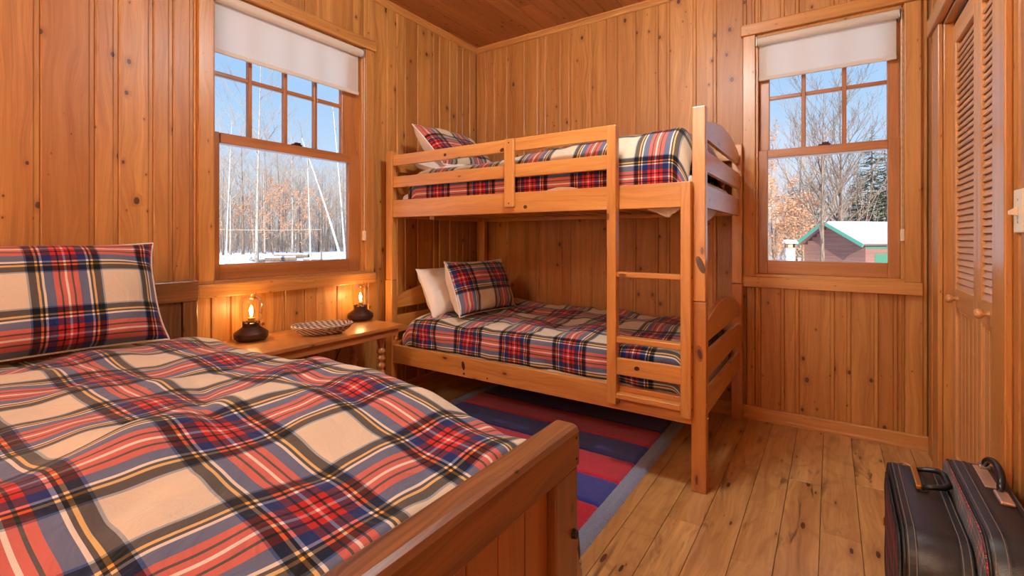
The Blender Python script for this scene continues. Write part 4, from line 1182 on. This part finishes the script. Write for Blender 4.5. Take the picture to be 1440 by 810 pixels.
def copy_tree(src, loc, rot, sc, label=None):
    c = src.copy(); C.objects.link(c); c.location = (loc[0], loc[1], ground_z(loc[0], loc[1])-0.1); c.rotation_euler = (0,0,rot); c.scale = (sc,sc,sc)
    if label: c['label'] = label
    for ch in src.children:
        d = ch.copy(); C.objects.link(d); d.parent = c
    return c
def along(px, depth):
    """ground position seen in the given picture column at a given depth"""
    t = (px-720)/FPX
    F = Vector((-math.sin(YAW), math.cos(YAW))); Rr = Vector((math.cos(YAW), math.sin(YAW)))
    p = Vector((CAM.x, CAM.y)) + depth*(F + t*Rr); return (p.x, p.y)

LG = 'bare trees in the woods beyond the window above the side table'
LL = 'bare grey tree in the woods seen through the window above the side table'
RG = 'bare trees in the woods beyond the window beside the bunk bed'
RL = 'bare grey tree in the woods seen through the window beside the bunk bed'
protos = []
R = random.Random(9)
cols = [306, 322, 340, 372, 389, 418]
for i in range(6):
    H = R.uniform(13, 17.5)
    protos.append(tree('bare_tree', along(cols[i], R.uniform(60, 80)), LL, 100+i, H, H*0.0075+0.02, M['bark'] if i % 2 else M['bark2'], LG, rot=R.uniform(0,6), twig=M['twig'], nbr=20+i))
pxs = [250+ i*4.4 for i in range(64)]
for i, px in enumerate(pxs):
    d = R.uniform(62, 84) if i % 3 == 0 else R.uniform(84, 135)
    copy_tree(R.choice(protos), along(px+R.uniform(-2,2), d), R.uniform(0,6.28), R.uniform(0.7, 1.1)*(1.0 if d < 84 else 1.15))
for i in range(46):
    px = 1050 + i*5.0
    d = R.uniform(50, 100)
    c = copy_tree(R.choice(protos), along(px+R.uniform(-3,3), d), R.uniform(0,6.28), R.uniform(0.5, 0.78), RL); c['group'] = RG
# birches beyond the left window
tree('birch_tree', along(364, 40), 'tall pale birch trunk rising through all panes of the window above the side table', 301, 19, 0.15, M['bark'], 'birches', twig=M['twig'], nbr=16, first=0.45)
def place_lean(name, px0, px1, depth, zt, r, label, seed):
    a = along(px0, depth); b = along(px1, depth); z0 = ground_z(*a)
    root = thing(name, (a[0], a[1], z0-0.1), label, 'tree', 'birches', rot=(0,0,0))
    H = zt - z0
    m = MB(); dx, dy = b[0]-a[0], b[1]-a[1]
    n = 10
    m.tube([(dx*(i/n)**1.15, dy*(i/n)**1.15, H*i/n) for i in range(n+1)], [r*(1-0.8*i/n) for i in range(n+1)], 8)
    m.build('trunk', M['birch'], root, smooth=True, recalc=False, center=False)
    RR = random.Random(seed); m = MB()
    for i in range(9):
        f = RR.uniform(0.5, 1); p = Vector((dx*f**1.15, dy*f**1.15, H*f)); q = p + Vector((RR.uniform(-1,1), RR.uniform(-1,1), RR.uniform(0.6,1.6)))*RR.uniform(0.6, 1.3)
        m.tube([p, (p+q)/2+Vector((0.1,0.05,0)), q], [0.03, 0.02, 0.008], 4)
    m.build('branches', M['twig'], root, recalc=False, center=False)
place_lean('birch_tree', 483, 424, 34, 8.4, 0.10, 'white birch leaning to the left, seen through the window above the side table', 1)
place_lean('birch_tree', 437, 432, 38, 8.0, 0.07, 'thin straight white birch left of the leaning birch', 2)
place_lean('birch_tree', 486, 468, 39, 12.0, 0.085, 'tall white birch at the right edge of the window above the side table', 3)
place_lean('birch_tree', 318, 326, 44, 12.0, 0.07, 'thin pale birch near the left edge of the window above the side table', 4)
# oaks keeping brown leaves
for i, (px, d, H, lv) in enumerate(((352, 46, 5.5, 900), (384, 43, 6.5, 1500), (402, 46, 7.0, 1700), (426, 44, 6.0, 1200), (452, 47, 5.5, 900), (330, 50, 5.5, 800))):
    tree('oak_sapling', along(px, d*1.36), ['second', 'third', 'fourth', 'fifth', 'rightmost', 'leftmost'][i] + ' of the orange-leaved oak saplings seen through the window above the side table', 500+i, H*1.3, 0.06, M['bark2'], 'leafy oak saplings beyond the side table window', leaves=lv, twig=M['twig'], nbr=14, first=0.15, subs=3, twigs=2, spread=0.42)
for i, (px, d, H, lv) in enumerate(((1088, 34, 9.0, 1300), (1104, 32, 5.5, 1000), (1128, 30, 4.6, 1000), (1092, 28, 4.2, 900), (1140, 36, 5.2, 800))):
    tree('oak_sapling', along(px, d), ['tall orange-leaved oak at the left edge of the window beside the bunk bed', 'orange-leaved oak sapling behind the bird feeder', 'orange-leaved oak sapling just left of the shed gable', 'low orange-leaved oak sapling in the lower left window corner beside the bunk', 'orange-leaved oak sapling partly behind the shed gable'][i], 600+i, H, 0.06, M['bark2'], 'leafy oak saplings beyond the window beside the bunk', leaves=lv, twig=M['twig'], nbr=14, first=0.12, subs=3, twigs=2, spread=0.42)
# large bare trees near the shed
tree('bare_tree', along(1158, 21), 'large grey bare tree in front of the shed beyond the window', 701, 8.6, 0.095, M['bark2'], RG, rot=1.0, twig=M['bark2'], nbr=24, first=0.22, spread=0.5, up=1.1, subs=5, twigs=4)
tree('bare_tree', along(1180, 33), 'broad bare tree with many upright limbs behind the shed', 702, 11, 0.17, M['bark2'], RG, rot=2.0, twig=M['bark2'], nbr=30, first=0.16, spread=0.55, up=1.2, subs=6, twigs=4)
tree('bare_tree', along(1122, 40), 'bare brown tree left of the large grey tree beyond the window', 703, 12.5, 0.14, M['bark2'], RG, rot=3.0, twig=M['twig'], nbr=26, first=0.2, spread=0.42, up=1.1)
def conifer(loc, H, seed, label, rot=0):
    root = thing('conifer_tree', (loc[0], loc[1], ground_z(*loc)-0.1), label, 'tree', 'conifers behind the shed', rot=(0,0,rot))
    RR = random.Random(seed)
    m = MB(); m.tube([(0,0,0),(0,0,H*0.6),(0,0,H)], [H*0.014, H*0.008, 0.01], 7); m.build('trunk', M['bark2'], root, recalc=False, center=False)
    m = MB()
    for i in range(330):
        f = RR.uniform(0.12, 1.0); L = H*0.21*(1-f)**0.8*RR.uniform(0.6, 1.15)+0.12; a = RR.uniform(0, 2*PI)
        p = Vector((0,0,H*f)); d = Vector((math.cos(a), math.sin(a), RR.uniform(-0.35, 0.15))); s = Vector((-math.sin(a), math.cos(a), 0))
        for k in range(4):
            t0 = 0.15+0.85*k/4; c = p + d*L*t0; w = L*0.20*(1.15-t0)
            for sg in (1, -1):
                b = len(m.v); m.v += [tuple(c), tuple(c + d*L*0.22 + s*sg*w + Vector((0,0,-0.06*L))), tuple(c + d*L*0.30)]
                m.quad([b, b+1, b+2], [(0,0),(1,0),(1,1)])
    o = m.build('needles', M['needle'], root, recalc=False, center=False); o['kind'] = 'stuff'
conifer(along(1226, 44), 12.5, 1, 'tall dark conifer behind the right end of the shed roof')
conifer(along(1248, 40), 11.0, 2, 'dark conifer at the right edge of the window beside the bunk', 1)
conifer(along(1206, 52), 10.5, 3, 'smaller dark conifer behind the middle of the shed roof', 2)
conifer(along(1116, 58), 10.0, 4, 'dark conifer far behind the bird feeder', 3)
conifer(along(1140, 62), 12.0, 5, 'far dark conifer between the bird feeder and the shed', 4)
# thicket stems: uncountable undergrowth
for nm, p0, p1, d0, d1, cnt, lab in (('undergrowth', 240, 540, 68, 125, 3200, 'tangled bare undergrowth at the edge of the woods beyond the side table window'), ('undergrowth', 1040, 1290, 38, 90, 1700, 'tangled bare undergrowth behind the shed')):
    m = MB()
    for i in range(cnt):
        d = R.uniform(d0, d1); x, y = along(R.uniform(p0, p1), d); z = ground_z(x, y); h = R.uniform(1.5, 7.5)*(1.3 if p0 < 600 else 1.0)
        a = R.uniform(-0.25, 0.25)*h; b = R.uniform(-0.25, 0.25)*h; r = R.uniform(0.012, 0.035)
        m.tube([(x, y, z-0.1), (x+a*0.4, y+b*0.4, z+h*0.5), (x+a, y+b, z+h)], [r, r*0.7, 0.006], 3, caps=False)
    o = m.build(nm, M['stem'], None, recalc=False, center=False); tag(o, lab, 'undergrowth', kind='stuff')

# shed with green trim
SX, SY = along(1166, 24.0)
sd = thing('garden_shed', (SX, SY, -1.35), 'brown plank shed with green eaves and a snowy roof beyond the window', 'shed', rot=math.radians(-42))
M['shedwall'] = wood('weathered_shed_boards', rgb(158,112,100), rgb(120,80,72), kp=0.05, var=0.25, rough=0.8, coat=0, small=False)
M['green'] = plain('green_paint', rgb(92,168,142), 0.7)
M['greendark'] = plain('dark_green_paint', rgb(70,124,100), 0.7)
M['shedgrey'] = plain('grey_weathered_wood', rgb(128,124,118), 0.9, var=0.2, bscale=20)
zo = 1.35
rz, ez = 1.86+zo, 0.80+zo            # ridge and eave heights
WL, WR, LEN = 1.65, 2.05, 6.5        # gable half widths, length of the building
rows = 16
for i in range(rows):
    z0 = i*(rz-0.12)/rows; z1 = (i+1)*(rz-0.12)/rows - 0.006
    f = 1 if z1 < ez else max(0.03, (rz-z1)/(rz-ez))
    box('siding_board', (-(WL-0.15)*f, 0.0, z0), ((WR-0.15)*f, 0.03, z1), M['shedwall'], sd, 0, 0.004, 1)
for i in range(11):
    z0 = i*ez/11; z1 = (i+1)*ez/11 - 0.006
    box('siding_board', (WR-0.18, 0.03, z0), (WR-0.15, LEN, z1), M['shedwall'] if i < 10 else M['greendark'], sd, 1, 0.004, 1)
def slab(name, p, q, w0, w1, t, mat):
    """sloping slab from ridge point p to eave q (x, z), between y=w0 and w1"""
    m = MB(); d = Vector((q[0]-p[0], 0, q[1]-p[1])).normalized(); nn = Vector((-d.z, 0, d.x))
    if nn.z < 0: nn = -nn
    A = Vector((p[0], 0, p[1])); Bq = Vector((q[0], 0, q[1]))
    rings = [[(a.x, w, a.z) for a in (A, Bq, Bq+nn*t, A+nn*t)] for w in (w0, w1)]
    m.loft(rings); return m.build(name, mat, sd, bev=0.006, seg=1)
for sg, run in ((-1, WL), (1, WR)):
    slab('roof', (0, rz), (sg*run, ez-0.04), -0.35, LEN+0.2, 0.06, M['shedwall'])
    slab('barge_board', (0, rz-0.08), (sg*run, ez-0.12), -0.40, -0.35, 0.17, M['green'])
    n = 9
    for i in range(n):
        f0, f1 = i/n, (i+1)/n
        slab('snowy_shingle_row', (sg*run*f0, rz+0.06+(ez-0.04-rz)*f0), (sg*run*f1*0.997, rz+0.078+(ez-0.04-rz)*f1), -0.37, LEN+0.22, 0.045, M['snow'])
box('door', (WR-0.15, 0.55, 0), (WR-0.135, 1.25, 1.72), M['greendark'], sd, 2, 0.004)
box('door_frame', (WR-0.15, 1.25, 0), (WR-0.12, 1.33, 1.80), M['green'], sd, 2, 0.004)
for i in range(5): box('leaning_plank', (WR-0.10+0.02*i, 1.7+i*0.42, 0), (WR-0.04+0.02*i, 1.86+i*0.42, 1.2+0.1*(i % 3)), M['shedgrey'], sd, 2, 0.004)

# bird feeder on a stump
bx, by = along(1111, 16.0)
bz = CAM.z + (HOR-349)/FPX*16.0
st = thing('tree_stump', (bx, by, 0), 'pale weathered stump carrying the bird feeder beyond the window', 'stump', rot=(0,0,0))
m = MB(); m.lathe([(0.0001,-1.3),(0.24,-1.3),(0.20,-1.0),(0.155,-0.6),(0.15,bz-0.1),(0.165,bz),(0.0001,bz)], 14); m.build('trunk', M['birch'], st, smooth=True, autosm=0.7, center=False)
bf = thing('bird_feeder', (bx, by, bz), 'small wooden bird feeder with a snowy roof on the stump', 'bird feeder', rot=(0,0,0.4))
box('tray', (-0.19,-0.15,0.0), (0.19,0.15,0.025), M['shedgrey'], bf, 0, 0.003)
for a in (-0.14, 0.12): box('side', (a,-0.10,0.025), (a+0.02,0.10,0.18), M['shedwall'], bf, 2, 0.002)
box('seed_box', (-0.08,-0.07,0.025), (0.06,0.07,0.17), plain('birdseed', rgb(214,190,140), 0.8), bf, 2, 0.002)
for sg in (-1, 1):
    m = MB(); m.loft([[(-0.19, 0, 0.25), (-0.19, sg*0.17, 0.16), (-0.19, sg*0.17, 0.19), (-0.19, 0, 0.28)], [(0.19, 0, 0.25), (0.19, sg*0.17, 0.16), (0.19, sg*0.17, 0.19), (0.19, 0, 0.28)]]); m.build('roof_panel', M['snow'], bf)

# clothesline, logs, snow heap beyond the left window
cx_, cy_ = along(308, 36); ex_, ey_ = along(452, 36)
zl = CAM.z + (HOR-323)/FPX*36
cln = thing('clothesline', (cx_, cy_, ground_z(cx_, cy_)), 'pale clothesline strung between wooden posts before the woods', 'clothesline')
m = MB(); m.tube([(cx_-1.2, cy_-0.9, zl+0.03), ((cx_+ex_)/2, (cy_+ey_)/2, zl-0.04), (ex_, ey_, zl+0.02)], 0.012, 5); m.build('line', M['ivory'], cln)
for (px, h) in ((452, 0.1), (300, 0.1)):
    a = along(px, 36); m = MB(); m.tube([(a[0], a[1], ground_z(*a)-0.1), (a[0], a[1], zl+h)], [0.05, 0.045], 8); m.build('post', M['bark2'], cln)
lg0 = None
labs = ['snow-topped log lying left in the clearing beyond the window', 'snow-topped log lying mid clearing below the clothesline', 'snow-topped log at the right of the clearing near the birches', 'long snow-topped log farthest back in the clearing', 'short snow-topped log beside the tall birch trunk']
for i, (px, d, L, rz_) in enumerate(((335, 43, 2.6, 0.5), (392, 44, 3.0, 0.9), (440, 43, 2.0, 0.2), (412, 49, 3.6, 0.7), (360, 41, 1.4, 1.2))):
    a = along(px, d); z = ground_z(*a)
    lg = thing('fallen_log', (a[0], a[1], z), labs[i], 'log', 'snowy logs', rot=(0,0,rz_))
    m = MB(); r = 0.20+0.05*(i % 2); m.tube([(-L/2,0,r*0.9),(0,0.05,r),(L/2,0,r*1.1)], [r, r*0.95, r*0.8], 10); m.build('trunk', M['bark2'], lg, smooth=True, autosm=0.8)
    m = MB(); m.grid(16, 6, lambda u, v: Vector(((u-0.5)*L*0.96, (v-0.5)*r*1.7, r*0.95+math.sqrt(max(0.0, 1-(2*v-1)**2*0.72))*r*1.05+0.03*noise.noise(Vector((u*5, v*3, i))))), lambda u, v: (u, v)); m.build('snow_cap', M['snow'], lg, smooth=True, recalc=False)
a = along(330, 39)
m = MB(); m.lathe([(1.9,-0.2),(1.5,0.12),(1.0,0.32),(0.5,0.44),(0.0001,0.48)], 24, (a[0], a[1], ground_z(*a)))
o = m.build('snow_heap', M['snow'], None, smooth=True); tag(o, 'low white snow heap at the bottom left of the window above the side table', 'snow heap')
